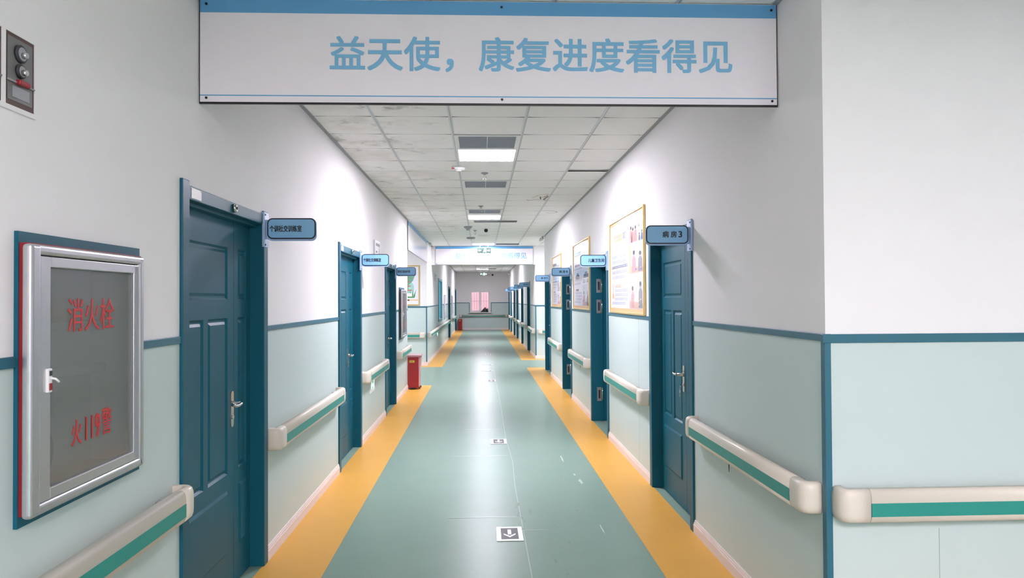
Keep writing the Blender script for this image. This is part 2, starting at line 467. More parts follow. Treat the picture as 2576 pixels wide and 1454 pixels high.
# water stains on two tiles at the right
STAIN = mat('brown water stain', (116, 98, 72), .8)
def cribbon(pts, wd):
    for (ax, ay), (bx, by) in zip(pts, pts[1:]):
        d = Vector((bx-ax, by-ay)); n = Vector((-d.y, d.x)).normalized()*wd/2
        mb.face([(ax-n.x, ay-n.y, ZC-.0012), (ax+n.x, ay+n.y, ZC-.0012), (bx+n.x, by+n.y, ZC-.0012), (bx-n.x, by-n.y, ZC-.0012)], STAIN)
cribbon([(.93, 9.9), (.88, 10.1), (.83, 10.05), (.86, 10.3), (.78, 10.34), (.7, 10.42), (.66, 10.36)], .018)
cribbon([(.94, 10.0), (.9, 10.32), (.94, 10.4)], .025)
cribbon([(.92, 9.75), (.8, 9.9), (.72, 10.15)], .008)
cribbon([(1.02, 11.6), (1.12, 11.62), (1.22, 11.72), (1.26, 11.85), (1.2, 11.95), (1.08, 11.93)], .014)
ceil = tag(mb.build('ceiling', recalc=False), 'suspended white tile ceiling with mould on the left tiles', 'ceiling', kind='structure')
# wall angle along both edges
mb = MB()
for a, b in ((LOB_Y, LE0), (LE1, YE)): mb.box(XL, XL+.028, a, b, ZC-.006, ZC+.004, GREYP)
tag(mb.build('trim_1'), 'grey ceiling angle along the left wall', 'trim', kind='structure')
mb = MB()
for a, b in ((CORN, RE0), (RE1, YE)): mb.box(XR-.028, XR, a, b, ZC-.006, ZC+.004, GREYP)
tag(mb.build('trim_2'), 'grey ceiling angle along the right wall', 'trim', kind='structure')

# ------------------------------------------------------------------ dado strips, skirting, corner strips
def runs(a, b, holes):
    out = []; p = a
    for h0, h1 in sorted(holes):
        if h0 > p: out.append((p, h0))
        p = max(p, h1)
    if p < b: out.append((p, b))
    return out
dl = [(a, b) for a, b, _ in DL]; dr = [(a, b) for a, b, _ in DR]
mbT, mbB = MB(), MB()
hyd_h = [(2.105, 2.833), (2.105+HY2, 2.833+HY2)]
for a, b in ((LOB_Y, LE0), (LE1, YE)):
    for u, v in runs(a, b, [h for h in dl+hyd_h+[(WIN[0]-.05, WIN[1]+.05), (25.45, 26.4), (31.9, 33.25)] if a < h[0] < b]): mbT.box(XL-.01, XL+.008, u, v, TZ0, TZ1, TRIMT, .002)
    for u, v in runs(a, b, [h for h in dl if a < h[0] < b]):
        mbB.box(XL-.01, XL+.014, u, v, 0, .062, BASE, .002); mbB.box(XL-.01, XL+.010, u, v, .062, .076, BASE, .002); mbB.box(XL-.01, XL+.006, u, v, .076, .088, BASE, .002)
tag(mbT.build('trim_3'), 'teal dado strip along the left wall', 'trim', kind='structure')
tag(mbB.build('baseboard_left'), 'pale skirting along the left wall', 'skirting', kind='structure')
mbT, mbB = MB(), MB()
for a, b in ((CORN, RE0), (RE1, YE)):
    for u, v in runs(a, b, [h for h in dr if a < h[0] < b]):
        mbT.box(XR-.008, XR+.01, u, v, TZ0, TZ1, TRIMT, .002)
        mbB.box(XR-.014, XR+.01, u, v, 0, .062, BASE, .002); mbB.box(XR-.010, XR+.01, u, v, .062, .076, BASE, .002); mbB.box(XR-.006, XR+.01, u, v, .076, .088, BASE, .002)
tag(mbT.build('trim_4'), 'teal dado strip along the right wall', 'trim', kind='structure')
tag(mbB.build('baseboard_right'), 'pale skirting along the right wall', 'skirting', kind='structure')
def facing(yf, x0, x1, tn, bn, what, gaps=()):
    m1 = MB()
    for u, v in runs(x0, x1, list(gaps)): m1.box(u, v, yf-.008, yf+.01, TZ0-.006, TZ1-.001, TRIMT, .002)
    for u, v in gaps:
        m1.box(u, u+.03, yf-.008, yf+.01, EW[2], TZ1, TRIMT); m1.box(v-.03, v, yf-.008, yf+.01, EW[2], TZ1, TRIMT)
    tag(m1.build(tn), 'teal dado strip on '+what, 'trim', kind='structure')
    m2 = MB(); m2.box(x0, x1, yf-.014, yf+.01, 0, .062, BASE, .002); m2.box(x0, x1, yf-.008, yf+.01, .062, .088, BASE, .002)
    tag(m2.build(bn), 'pale skirting on '+what, 'skirting', kind='structure')
facing(CORN, XR-.014, LOB_X, 'trim_5', 'baseboard_lobby', 'the lobby wall')
facing(LE1, -4.5, XL+.014, 'trim_6', 'baseboard_passage_left', 'the left passage wall')
facing(RE1, XR-.014, 4.5, 'trim_7', 'baseboard_passage_right', 'the right passage wall')
facing(YE, XL, XR, 'trim_8', 'baseboard_end', 'the end wall', [(EW[0]-.05, EW[1]+.05)])
def corner(name, x, y, sx, label, z0=0.):
    """L-shaped strip round an outside corner; sx = +1 when the wall face runs to +x"""
    m = MB(); t = .007; a = .028
    P = [(x-sx*t, y-t), (x+sx*.02, y-t), (x+sx*.02, y+.001), (x+sx*.001, y+.001), (x+sx*.001, y+a), (x-sx*t, y+a)]
    k = m.mi(TRIMT); lo = [m.bm.verts.new((*p, z0)) for p in P]; hi = [m.bm.verts.new((*p, TZ1)) for p in P]
    m.bm.faces.new(hi); m.bm.faces.new(list(reversed(lo)))
    for i in range(6): m.bm.faces.new((lo[i], lo[(i+1) % 6], hi[(i+1) % 6], hi[i]))
    tag(m.build(name), label, 'trim', kind='structure')
corner('trim_9', XR, CORN, 1, 'teal corner strip at the near right corner')
corner('trim_10', XL, LE1, -1, 'teal corner strip at the left passage corner', .09)
corner('trim_11', XR, RE1, 1, 'teal corner strip at the right passage corner', .09)
# beam carrying the far sign
mb = MB(); mb.box(XL, XR, RE1, RE1+.16, 2.53, ZC+.02, WALL)
tag(mb.build('trim_12'), 'white beam across the corridor behind the far sign', 'beam', kind='structure')

# ------------------------------------------------------------------ doors
def leaf_mesh(w, h, cols, rows, m=TEAL, t=.042):
    """panelled door leaf, front at y=0; cols/rows: list of panel rectangles (x0,x1,z0,z1)"""
    mb = MB(); bm = mb.bm; k = mb.mi(m)
    pf = []; z = 0.
    def quad(x0, x1, z0, z1): return bm.faces.new([bm.verts.new(p) for p in ((x0, 0, z0), (x1, 0, z0), (x1, 0, z1), (x0, 0, z1))])
    for (c, d), cs in zip(rows, cols):
        quad(0, w, z, c); x = 0.
        for a, b in cs:
            quad(x, a, c, d); pf.append(quad(a, b, c, d)); x = b
        quad(x, w, c, d); z = d
    quad(0, w, z, h)
    for f in pf:
        for th, dp in ((.016, -.011), (.012, 0.), (.02, .009)):
            bmesh.ops.inset_individual(bm, faces=[f], thickness=th, depth=dp)
    for f in bm.faces: f.material_index = k
    mb.box(0, w, .014, t, 0, h, m)
    for x in (0, w):
        mb.face([(x, 0, 0), (x, 0, h), (x, .014, h), (x, .014, 0)], m)
    mb.face([(0, 0, h), (w, 0, h), (w, .014, h), (0, .014, h)], m)
    return mb
def make_handle(parent, x, z, side, keys=False):
    """long plate with lever; side = direction of the lever along x"""
    h = MB(); h.prism(rrect(x-.021, x+.021, z-.1, z+.1, .018), -.007, 0, STEEL)
    h.lathe([(.017, 0), (.015, .012), (.010, .016), (.010, .05)], (x, -.007, z+.03), (0, -1, 0), STEEL, 14)
    pts = [(x, -.055, z+.03), (x+side*.02, -.06, z+.032), (x+side*.06, -.058, z+.027), (x+side*.1, -.056, z+.03), (x+side*.125, -.05, z+.042)]
    h.tube(pts, .0105, STEEL, 10, .008)
    h.lathe([(.012, 0), (.012, .006)], (x, -.007, z-.045), (0, -1, 0), STEEL, 14)
    o = h.build('handle', parent); tag(o, 'chrome lever handle on a long plate')
    if keys:
        q = MB(); q.box(x-.002, x+.002, -.035, -.012, z-.052, z-.04, STEEL)
        q.tube([(x+side*.012*math.cos(a), -.034, z-.068+.014*math.sin(a)) for a in [i*PI/8 for i in range(17)]], .0016, STEEL, 6)
        for dx, dz in ((-.006, -.005), (.01, 0)):
            q.prism(rrect(x+dx-.008, x+dx+.008, z-.105+dz, z-.082+dz, .005), -.037, -.034, GREYP); q.box(x+dx-.003, x+dx+.003, -.037, -.034, z-.135+dz, z-.1+dz, STEEL)
        q.build('keys', parent)
def door(name, side, ya, yb, wmain, label, opened=False, detail=True, keys=False, disc=True):
    W = yb-ya
    t = thing(name, onL(ya) if side == 'L' else onR(yb), RZL if side == 'L' else RZR, label, 'door', kind='structure')
    J, REC = .078, .072
    f = MB()
    for a, b in ((0, J), (W-J, W)):
        f.box(a, b, -.014, .125, 0, 2.145, TEAL, .004)
    f.box(.045, J+.012, REC+.044, .14, 0, 2.06, TEAL); f.box(W-J-.012, W-.045, REC+.044, .14, 0, 2.06, TEAL)
    f.box(J, W-J, -.008, .135, 2.062, 2.126, TEAL, .004)
    f.box(J, W-J, .03, .135, 2.045, 2.063, TEAL)
    fr = f.build('frame', t)
    rows = [(.2, .56), (.64, 1.5), (1.6, 1.89)]
    def pan(w, two):
        a, b = .1, w-.1; c = (a+b)/2
        if w < .5: a, b = .07, w-.07; return [[(a, b)]]*3
        return [[(a, b)], [(a, c-.03), (c+.03, b)], [(a, b)]]
    wn = W-2*J-wmain
    if not opened:
        L = leaf_mesh(wmain-.004, 2.04, pan(wmain, True), rows).build('main_leaf', t); L.location = (J, REC, .006)
        if wn > .1:
            N = leaf_mesh(wn-.002, 2.04, pan(wn, False), rows).build('narrow_leaf', t); N.location = (J+wmain, REC, .006)
        make_handle(L, wmain-.04, .99, -1, keys)
    else:
        L = leaf_mesh(wmain-.004, 2.04, pan(wmain, True), rows).build('main_leaf', t)
        # hinged on the far jamb and swung into the room: its outer face looks back along the corridor
        L.location = (J+.003, REC+.07, .006); L.rotation_euler = (0, 0, PI/2)
        make_handle(L, wmain-.06, .99, -1)
        for z in (.35, 1.5, 1.77):
            h = MB(); h.box(J-.001, J+.006, REC-.012, REC+.05, z-.09, z+.09, ALU, .001); h.box(J+.004, J+.009, REC+.006, REC+.03, z-.055, z+.055, DARK)
            h.tube([(J+.008, REC+.058, z-.085), (J+.008, REC+.058, z+.085)], .008, STEEL, 10)
            h.build('hinge', t)
    if detail:
        p = MB(); p.box(J+.03, J+.145, -.0105, -.007, 2.07, 2.118, WHITEP, .001)
        p.box(J+.033, J+.045, -.0112, -.0105, 2.111, 2.117, STEEL); p.box(J+.13, J+.142, -.0112, -.0105, 2.111, 2.117, STEEL)
        q = p.build('name_card_holder', t)
    if disc:
        p = MB(); p.lathe([(.024, 0), (.024, .012), (.019, .018)], (W*.53, -.008, 2.095), (0, -1, 0), STEEL, 20); p.lathe([(.008, 0), (.007, .004)], (W*.53, -.026, 2.095), (0, -1, 0), BLACK, 12)
        p.build('magnetic_stop', t)
    return t
# ids run along the left wall first, then the right
door('door_1', 'L', *DL[0], 'large teal door with chrome lever, right of the near hydrant cabinet')
door('door_2', 'L', *DL[1], 'second teal door along the left wall, under the second training room sign')
door('door_3', 'L', *DL[2], 'third teal door along the left wall, just before the far hydrant cabinet')
door('door_4', 'L', *DL[3], 'narrow-looking teal door in the far left wall beyond the blue window', detail=False, disc=False)
door('door_5', 'L', *DL[4], 'last teal door on the left, beside the end wall', detail=False, disc=False)
door('door_6', 'R', *DR[0], 'large teal door with keys in its lock under the ward 3 sign', keys=True, detail=False, disc=False)
door('door_7', 'R', *DR[1], 'open teal washroom door showing hinges between the two nearest posters', opened=True, detail=False, disc=False)
door('door_8', 'R', *DR[2], 'open teal door showing hinges under the ward 4 sign', opened=True, detail=False, disc=False)
door('door_9', 'R', *DR[3], 'teal door under the ward 5 sign at the right passage', detail=False, disc=False)
lab = ['teal door under the ward 6 sign, first beyond the right passage', 'second teal door beyond the right passage', 'third teal door beyond the right passage',
       'fourth teal door beyond the right passage', 'fifth teal door beyond the right passage', 'last teal door on the right, beside the end wall']
for i, l in enumerate(lab): door('door_%d' % (10+i), 'R', *DR[4+i], l, detail=False, disc=False)

# ------------------------------------------------------------------ handrails
RZ0, RZ1, RD = .672, .808, .092
PROF = [(.042, RZ0), (.016, RZ0), (.006, RZ0+.008), (.001, RZ0+.024), (0, RZ0+.04), (0, RZ1-.04), (.001, RZ1-.024), (.006, RZ1-.008), (.016, RZ1), (.042, RZ1)]
def sweep(path, m, prof=PROF):
    mb = MB(); k = mb.mi(m); rings = []
    P = [Vector(p) for p in path]
    for i, p in enumerate(P):
        d1 = (P[i]-P[i-1]).normalized() if i else (P[1]-P[0]).normalized()
        d2 = (P[i+1]-P[i]).normalized() if i < len(P)-1 else d1
        d = (d1+d2).normalized(); n = Vector((-d.y, d.x)); c = max(.5, d.dot(d1))
        rings.append([mb.bm.verts.new((p.x+n.x*a/c, p.y+n.y*a/c, z)) for a, z in prof])
    q = len(prof)
    for A, B in zip(rings, rings[1:]):
        for j in range(q):
            f = mb.bm.faces.new((A[j], B[j], B[(j+1) % q], A[(j+1) % q])); f.material_index = k; f.smooth = j != q-1
    f = mb.bm.faces.new(rings[0]); f.material_index = k
    f = mb.bm.faces.new(list(reversed(rings[-1]))); f.material_index = k
    return mb
def arc(cx, cy, r, a0, a1, n=7): return [(cx+r*math.cos(math.radians(a0+(a1-a0)*i/n)), cy+r*math.sin(math.radians(a0+(a1-a0)*i/n))) for i in range(n+1)]
def handrail(loc, rz, x0, x1, label, group, c0=True, c1=True, drop=None):
    t = thing('handrail', loc, rz, label, 'handrail', group)
    r, cl = .055, .125
    a = x0+cl if c0 else x0; b = x1-cl if c1 else x1
    sweep([(a, -RD), (b, -RD)], CREAM).build('rail', t)
    if c0: tag(sweep([(x0, .004), (x0, -.02)]+arc(x0+r, -RD+r, r, 180, 270)+[(a-.0015, -RD)], CREAM).build('end_cap', t))
    if c1: tag(sweep([(b+.0015, -RD)]+arc(x1-r, -RD+r, r, -90, 0)+[(x1, -.02), (x1, .004)], CREAM).build('end_cap', t))
    s = MB(); s.box(a, b, -RD-.0012, -RD+.004, .7, .755, STRIPE)
    tag(s.build('stripe', t), 'sea green stripe let into the rail')
    n = max(2, int((b-a)/1.1)+1)
    for i in range(n):
        k = MB(); xx = a+.06+(b-a-.12)*i/(n-1); k.box(xx-.02, xx+.02, -RD+.03, .004, .69, .785, GREYP); k.build('bracket', t)
    if drop:
        q = MB(); q.prism([(drop-.012, .672), (drop+.012, .672), (drop+.003, .595)], -.03, -.027, BLACK); tag(q.build('bracket_tip', t), 'black bracket tip showing under the rail')
    return t
G1 = 'handrails on the near left wall'; G2 = 'handrails on the near right wall'; G3 = 'handrails between the far right doors'
handrail(onL(0), RZL, -2., 3.2, 'handrail below the near hydrant cabinet, ending at the large left door', G1)
handrail(onL(0), RZL, 4.515, 6.66, 'handrail between the first and second teal doors on the left', G1)
handrail(onL(0), RZL, 8.04, 9.8, 'handrail above the green floor-level light on the left wall', G1)
handrail(onL(0), RZL, 11.25, 12.9, 'short handrail behind the red bin, below the far hydrant cabinet', G1)
handrail(onL(0), RZL, 17.72, 28.85, 'long handrail under the blue window on the far left wall', 'handrails on the far left wall')
handrail(onL(0), RZL, 30.65, 36.1, 'last handrail on the far left wall before the end', 'handrails on the far left wall')
handrail(onR(0), RZR, -4.83, -3.03, 'big handrail on the right wall between ward 3 door and the corner', G2, drop=-4.12)
handrail(onR(0), RZR, -8.08, -6.19, 'handrail under the nearest poster on the right wall', G2)
handrail(onR(0), RZR, -11.42, -9.53, 'handrail under the second poster on the right wall', G2, drop=-10.4)
handrail(onR(0), RZR, -14.9, -12.9, 'handrail under the third poster on the right wall', G2)
handrail((0, CORN, 0), 0, 1.468, LOB_X-.05, 'wide handrail on the lobby wall at the lower right', 'lobby handrail')
handrail((0, LE1, 0), 0, -4.4, -1.372, 'handrail below the plant poster, facing along the corridor', 'passage handrails')
handrail((0, RE1, 0), 0, 1.5, 4.4, 'handrail on the right passage wall, beside the ward 5 door', 'passage handrails')
hr = [(19.42, 21.35, 'handrail between the passage corner and the ward 6 door'), (22.72, 24.78, 'handrail just beyond the ward 6 door'),
      (26.16, 28.15, 'handrail after the second door beyond the right passage'), (29.58, 30.88, 'short handrail after the third door beyond the right passage'),
      (32.26, 34.2, 'handrail after the fourth door beyond the right passage'), (35.62, 36.8, 'short handrail before the last door on the right')]
for a, b, l in hr: handrail(onR(0), RZR, -b, -a, l, G3)
handrail((0, YE, 0), 0, XL+.16, XR-.06, 'handrail across the end wall under the pink window', 'end wall handrail')

# ------------------------------------------------------------------ overhead signs
SLOGAN = '益天使，康复进度看得见'
def overhead(loc, rz, w, z0, z1, label, words=True, tx=None, group=None):
    """board with local x from 0 to w"""
    t = thing('overhead_sign', loc, rz, label, 'sign', group)
    b = MB(); b.box(0, w, 0, .012, z0, z1, BLACK); b.box(.004, w-.004, -.001, .004, z0+.009, z1, SIGNW); b.build('board', t)
    h = z1-z0
    m = MB(); m.box(.004, w-.004, -.002, .002, z1-h*.135, z1-.002, SIGNB); m.build('top_band', t)
    m = MB(); m.box(.004, w-.004, -.0018, .002, z0+h*.075, z0+h*.085, SIGNB); m.build('bottom_line', t)
    if words:
        lettering(SLOGAN, tx[0], tx[1], z0+h*.32, z0+h*.65, -.0012, SIGNT, t, bold=.016)
    for u in (.012, .515, .99):
        for v in (.055, .945):
            s = MB(); s.lathe([(.0065, 0), (.005, .004)], (w*u, -.002, z0+h*v), (0, -1, 0), BLACK, 10); s.build('screw', t)
    return t
overhead((XL+.004, 3.44, 0), 0, XR-XL-.008, 2.53, 3.03, 'huge white overhead sign with blue lettering nearest the camera', True, (.612, 2.545))
overhead((-1.215, RE1-.014, 0), 0, 2.608, 2.53, 3.025, 'far white overhead sign above the corridor, washed out by a lamp', True, (.53, 2.43))
overhead((XL+.013, LE0+.02, 0), RZL, LE1-LE0-.04, 2.5, 3.025, 'long glossy white board over the left side passage', False)

# ------------------------------------------------------------------ projecting door signs
def door_sign(side, y, body, label, tx, group, L=.3):
    sg = 1 if side == 'L' else -1
    x = XL+.002 if side == 'L' else XR-.002
    t = thing('door_sign', (x, y, 0), 0, label, 'sign', group)
    z0, z1 = 1.965, 2.104
    m = MB()
    lo, hi = sorted((0, sg*.016)); m.box(lo, hi, -.05, .045, 1.925, 2.14, SKYB, .004)
    m.box(*sorted((sg*.008, sg*.05)), -.006, .006, z0+.01, z1-.01, SKYB)
    for z in (1.94, 2.122): m.lathe([(.006, 0), (.005, .004)], (sg*.016, -.03, z), (sg, 0, 0), DARK, 10)
    m.build('bracket', t)
    a, b = sorted((sg*.018, sg*(.018+L)))
    m = MB(); m.prism(rrect(a, b, z0, z1-.004, .032), -.007, .007, SKYB); m.build('backing', t)
    m = MB(); m.prism(rrect(a+.003, b-.003, z0+.011, z1, .032), -.010, -.007, NAVY); m.build('outline', t)
    m = MB(); m.prism(rrect(a+.011, b-.011, z0+.019, z1-.008, .025), -.0125, -.010, SKY); m.build('face', t)
    if body:
        u0, u1 = sorted((sg*tx[0], sg*tx[1]))
        if body[-1].isdigit():
            lettering(body[:-2], u0, u0+(u1-u0)*.72, 2.0205, 2.0205+tx[2], -.0125, INK, t, bold=.02); lettering(body[-1], u0+(u1-u0)*.83, u1, 2.0215, 2.0195+tx[2], -.0125, INK, t, bold=.03)
        else: lettering(body, u0, u1, 2.0205, 2.0205+tx[2], -.0125, INK, t, bold=.02)
    return t
GD = 'projecting door signs'
door_sign('L', 4.462, '个训社交训练室', 'blue training room door sign, nearest on the left wall', (.037, .229, .038), GD)
door_sign('L', 7.955, '个训社交训练室', 'second blue training room sign, before the white lit exit plate', (.037, .229, .038), GD)
door_sign('L', 11.18, '语言口肌治疗室', 'third blue sign on the left, in front of the plant poster', (.037, .229, .036), GD)
door_sign('R', 4.92, '病 房 3', 'blue ward 3 sign on the nearest right door', (.066, .2, .043), GD)
door_sign('R', 8.215, '儿童卫生间', 'blue children washroom sign on the right wall', (.04, .225, .04), GD)
door_sign('R', 11.565, '病 房 4', 'blue ward 4 sign on the right wall', (.062, .195, .042), GD)
door_sign('R', 15.085, '病 房 5', 'blue ward 5 sign in front of the right passage', (.062, .195, .042), GD)
door_sign('R', 21.455, '病 房 6', 'blue ward 6 sign, first beyond the right passage', (.062, .195, .042), GD)
door_sign('R', 24.885, '病 房', 'blue ward sign on the second door beyond the right passage', (.1, .2, .04), GD)
door_sign('R', 28.255, '病 房', 'blue ward sign on the third door beyond the right passage', (.1, .2, .04), GD)
door_sign('R', 30.985, '', 'blue ward sign on the fourth door beyond the right passage', None, GD)
door_sign('R', 34.315, '', 'blue ward sign on the fifth door beyond the right passage', None, GD)

# ------------------------------------------------------------------ ceiling lights, vents and fittings
def ceiling_panel(y, label, group, x0=COL0+.6, m_lit=LIT):
    t = thing('ceiling_light', (x0, y, ZC), 0, label, 'ceiling light', group)
    m = MB()
    for a in ((.004, .026, .004, .596), (.574, .596, .004, .596), (.026, .574, .004, .02), (.026, .574, .58, .596)):
        m.box(a[0], a[1], a[2], a[3], -.006, .03, WHITEP)
    m.build('frame', t)
    d = MB(); d.box(.026, .574, .02, .58, -.004, .012, m_lit); tag(d.build('diffuser', t), 'glowing white diffuser')
    return t
GLT = 'lit ceiling panels'
ceiling_panel(LITP[0][0], 'lit square ceiling panel nearest the huge sign', GLT)
ceiling_panel(LITP[1][0], 'second lit ceiling panel, beyond the third grey vent', GLT)
ceiling_panel(LITP[2][0], 'lit ceiling panel right in front of the far sign', GLT, m_lit=LITC)
ceiling_panel(LITP[3][0], 'lit ceiling panel hidden behind the far sign', GLT)
ceiling_panel(LITP[4][0], 'last lit ceiling panel, above the far exit sign near the end wall', GLT)
# unseen lamps; central lobby pair and passage pair added to brighten sign and walls
GLO = 'lobby ceiling panels'
for x, y, l in ((COL0+.6*5, -2.149, 'lit lobby ceiling panel behind the camera, right row'), (COL0+.6*2, -1.549, 'added lobby ceiling panel straight behind the camera'),
                (COL0+.6*2, -3.349, 'added lobby ceiling panel at the back of the lobby')):
    ceiling_panel(y, l, GLO, x, LITB)
ceiling_panel(15.251, 'added unseen ceiling panel brightening the left side passage', 'added passage panels', COL0-.6*4, LIT)
ceiling_panel(17.651, 'added unseen ceiling panel brightening the right side passage', 'added passage panels', COL0+.6*6)
def ceiling_vent(y, label):
    t = thing('ceiling_vent', (COL0+.6, y, ZC), 0, label, 'ceiling vent', 'ceiling vents')
    m = MB()
    for a in ((.006, .045, .006, .594), (.555, .594, .006, .594), (.045, .555, .006, .05), (.045, .555, .55, .594)):
        m.box(a[0], a[1], a[2], a[3], -.008, .02, WHITEP, .002)
    m.build('frame', t)
    g = MB(); g.box(.04, .56, .04, .56, .014, .02, GRILLD)
    for i in range(25):
        yy = .058+i*.0205; g.box(.045, .555, yy-.006, yy+.006, -.002, .012, GRILLE)
    g.build('grille', t)
    d = MB(); d.box(.297, .303, .05, .55, -.004, .01, WHITEP); d.build('divider', t)
    return t
ceiling_vent(VENTP[0], 'grey ceiling vent just before the nearest lit panel')
ceiling_vent(VENTP[1], 'grey ceiling vent alone between two sprinklers')
ceiling_vent(VENTP[2], 'grey ceiling vent just before the second lit panel')
def sprinkler(x, y, label):
    t = thing('sprinkler', (x, y, ZC), 0, label, 'sprinkler', 'ceiling sprinklers')
    m = MB(); m.lathe([(.042, 0), (.04, -.008), (.018, -.016)], (0, 0, 0), (0, 0, 1), GREYP, 18); m.build('escutcheon', t)
    m = MB(); m.lathe([(.013, -.014), (.011, -.035), (.006, -.04)], (0, 0, 0), (0, 0, 1), STEEL, 12)
    for s in (-1, 1): m.tube([(s*.01, 0, -.034), (s*.02, 0, -.05), (s*.014, 0, -.07), (0, 0, -.08)], .003, STEEL, 6)
    m.build('body', t)
    m = MB(); m.lathe([(.008, -.078), (.024, -.083), (.024, -.086), (.006, -.088)], (0, 0, 0), (0, 0, 1), STEEL, 14); m.build('deflector', t)
    return t
sprinkler(.044, 8.16, 'sprinkler head right of the nearest smoke detector')
sprinkler(.0, 11.04, 'sprinkler head in front of the third grey vent')
sprinkler(-.123, 14.92, 'sprinkler head beside the black dome camera')
def disc(name, prof, x, y, label, cat, m=WHITEP, group=None, extra=None):
    t = thing(name, (x, y, ZC), 0, label, cat, group)
    b = MB(); b.lathe(prof, (0, 0, 0), (0, 0, 1), m, 26); b.build('housing', t)
    if extra: extra(t)
    return t
def led(t):
    e = MB(); e.box(-.07, -.045, -.056, -.04, -.03, -.018, RED); tag(e.build('indicator', t), 'small red indicator')
    p = MB(); p.lathe([(.035, -.034), (.03, -.044), (.012, -.046)], (0, 0, 0), (0, 0, 1), WHITEP, 20); p.build('sensing_head', t)
disc('smoke_detector', [(.075, 0), (.075, -.014), (.066, -.03), (.045, -.036)], -.24, 7.8, 'round white smoke detector nearest the camera', 'smoke detector', group='smoke detectors', extra=led)
disc('smoke_detector', [(.085, 0), (.08, -.02), (.04, -.05), (.034, -.075)], -.255, 14.17, 'cone-shaped grey detector left of the black dome camera', 'smoke detector', GREYP, 'smoke detectors')
disc('smoke_detector', [(.1, 0), (.1, -.02), (.085, -.034), (.03, -.04)], -.235, 16.65, 'flat round detector in front of the far sign, at the left ceiling bar', 'smoke detector', GREYP, 'smoke detectors')
disc('round_downlight', [(.13, 0), (.13, -.006), (.1, -.012), (.02, -.014)], .06, 16.1, 'round white disc on the ceiling beyond the black dome camera', 'downlight', WHITEP)
t = thing('dome_camera', (.1, 14.42, ZC), 0, 'small black dome camera hanging from the corridor ceiling', 'camera', 'security cameras')
m = MB(); m.lathe([(.062, 0), (.06, -.016), (.045, -.022)], (0, 0, 0), (0, 0, 1), WHITEP, 20); m.build('mount', t)
m = MB(); m.lathe([(.02, -.02), (.034, -.03), (.04, -.05), (.037, -.07), (.026, -.084), (.008, -.09)], (0, 0, 0), (0, 0, 1), BLACK, 20); m.build('dome', t)
def wallcam(x, y, z, rz, label, sc=1.):
    t = thing('wall_camera', (x, y, z), rz, label, 'camera', 'security cameras')
    m = MB(); m.lathe([(.055, 0), (.05, .03), (.03, .04)], (0, 0, 0), (0, -1, -.2), WHITEP, 18); m.build('mount', t)
    m = MB(); m.lathe([(.048, 0), (.052, .05), (.04, .085), (.012, .1)], (0, -.03, -.02), (0, -.75, -.65), WHITEP, 18); m.build('housing', t)
    m = MB(); m.lathe([(.02, 0), (.016, .008)], (0, -.105, -.085), (0, -.75, -.65), BLACK, 14); m.build('lens', t)
    for c in t.children: c.scale = (sc,)*3
    return t
wallcam(1.40, 16.3, 2.995, RZR-.6, 'white wall camera at the end of the near right wall', .75)
wallcam(-1.27, 18.0, 2.99, .7, 'white wall camera left of the far overhead sign', .75)
wallcam(XR-.01, 36.4, 2.93, RZR, 'tiny white wall camera near the far end, upper right', 1.)
t = thing('dome_camera', (.6, YE, 2.9), 0, 'tiny black dome camera on the end wall', 'camera', 'security cameras')
m = MB(); m.lathe([(.05, 0), (.05, .02)], (0, 0, 0), (0, -1, 0), BLACK, 16); m.build('mount', t)
m = MB(); m.lathe([(.042, .02), (.034, .05), (.012, .066)], (0, 0, 0), (0, -1, 0), BLACK, 16); m.build('dome', t)
def slot(x0, x1, y, label):
    t = thing('slot_vent', (x0, y, ZC), 0, label, 'ceiling vent', 'slim ceiling slots')
    w_ = x1-x0
    m = MB(); m.box(0, w_, 0, .13, -.02, .002, GREYP, .002); m.build('housing', t)
    m = MB(); m.box(.012, w_-.012, -.003, .115, -.023, -.012, DARK)
    m.build('opening', t)
slot(-.13, .66, 13.08, 'slim dark slot in the ceiling behind the second lit panel')
slot(.38, .98, 18.5, 'slim dark slot in the ceiling right of the far exit light')
slot(-.08, .69, 33.3, 'slim dark slot in the ceiling near the end wall')

# hanging exit signs
def running_man(mb, cx, cz, h, y, m):
    mb.flat(ellipse(cx+.1*h, cz+.36*h, .09*h, .1*h, 10), y, m)
    mb.flat([(cx-.02*h, cz+.26*h), (cx+.12*h, cz+.24*h), (cx+.06*h, cz-.08*h), (cx-.1*h, cz-.06*h)], y, m)
    mb.flat([(cx-.1*h, cz-.06*h), (cx+.02*h, cz-.08*h), (cx-.14*h, cz-.42*h), (cx-.28*h, cz-.42*h)], y, m)
    mb.flat([(cx, cz-.04*h), (cx+.08*h, cz-.1*h), (cx+.22*h, cz-.28*h), (cx+.12*h, cz-.34*h)], y, m)
    mb.flat([(cx+.08*h, cz+.22*h), (cx+.1*h, cz+.12*h), (cx+.28*h, cz+.06*h), (cx+.28*h, cz+.14*h)], y, m)
def arrow(mb, cx, cz, w_, h, d, y, m):
    """d = +1 points right, -1 left"""
    s = w_/2
    mb.flat([(cx-d*s, cz-h*.14), (cx-d*s, cz+h*.14), (cx+d*s*.2, cz+h*.14), (cx+d*s*.2, cz+h*.42), (cx+d*s, cz), (cx+d*s*.2, cz-h*.42), (cx+d*s*.2, cz-h*.14)], y, m)
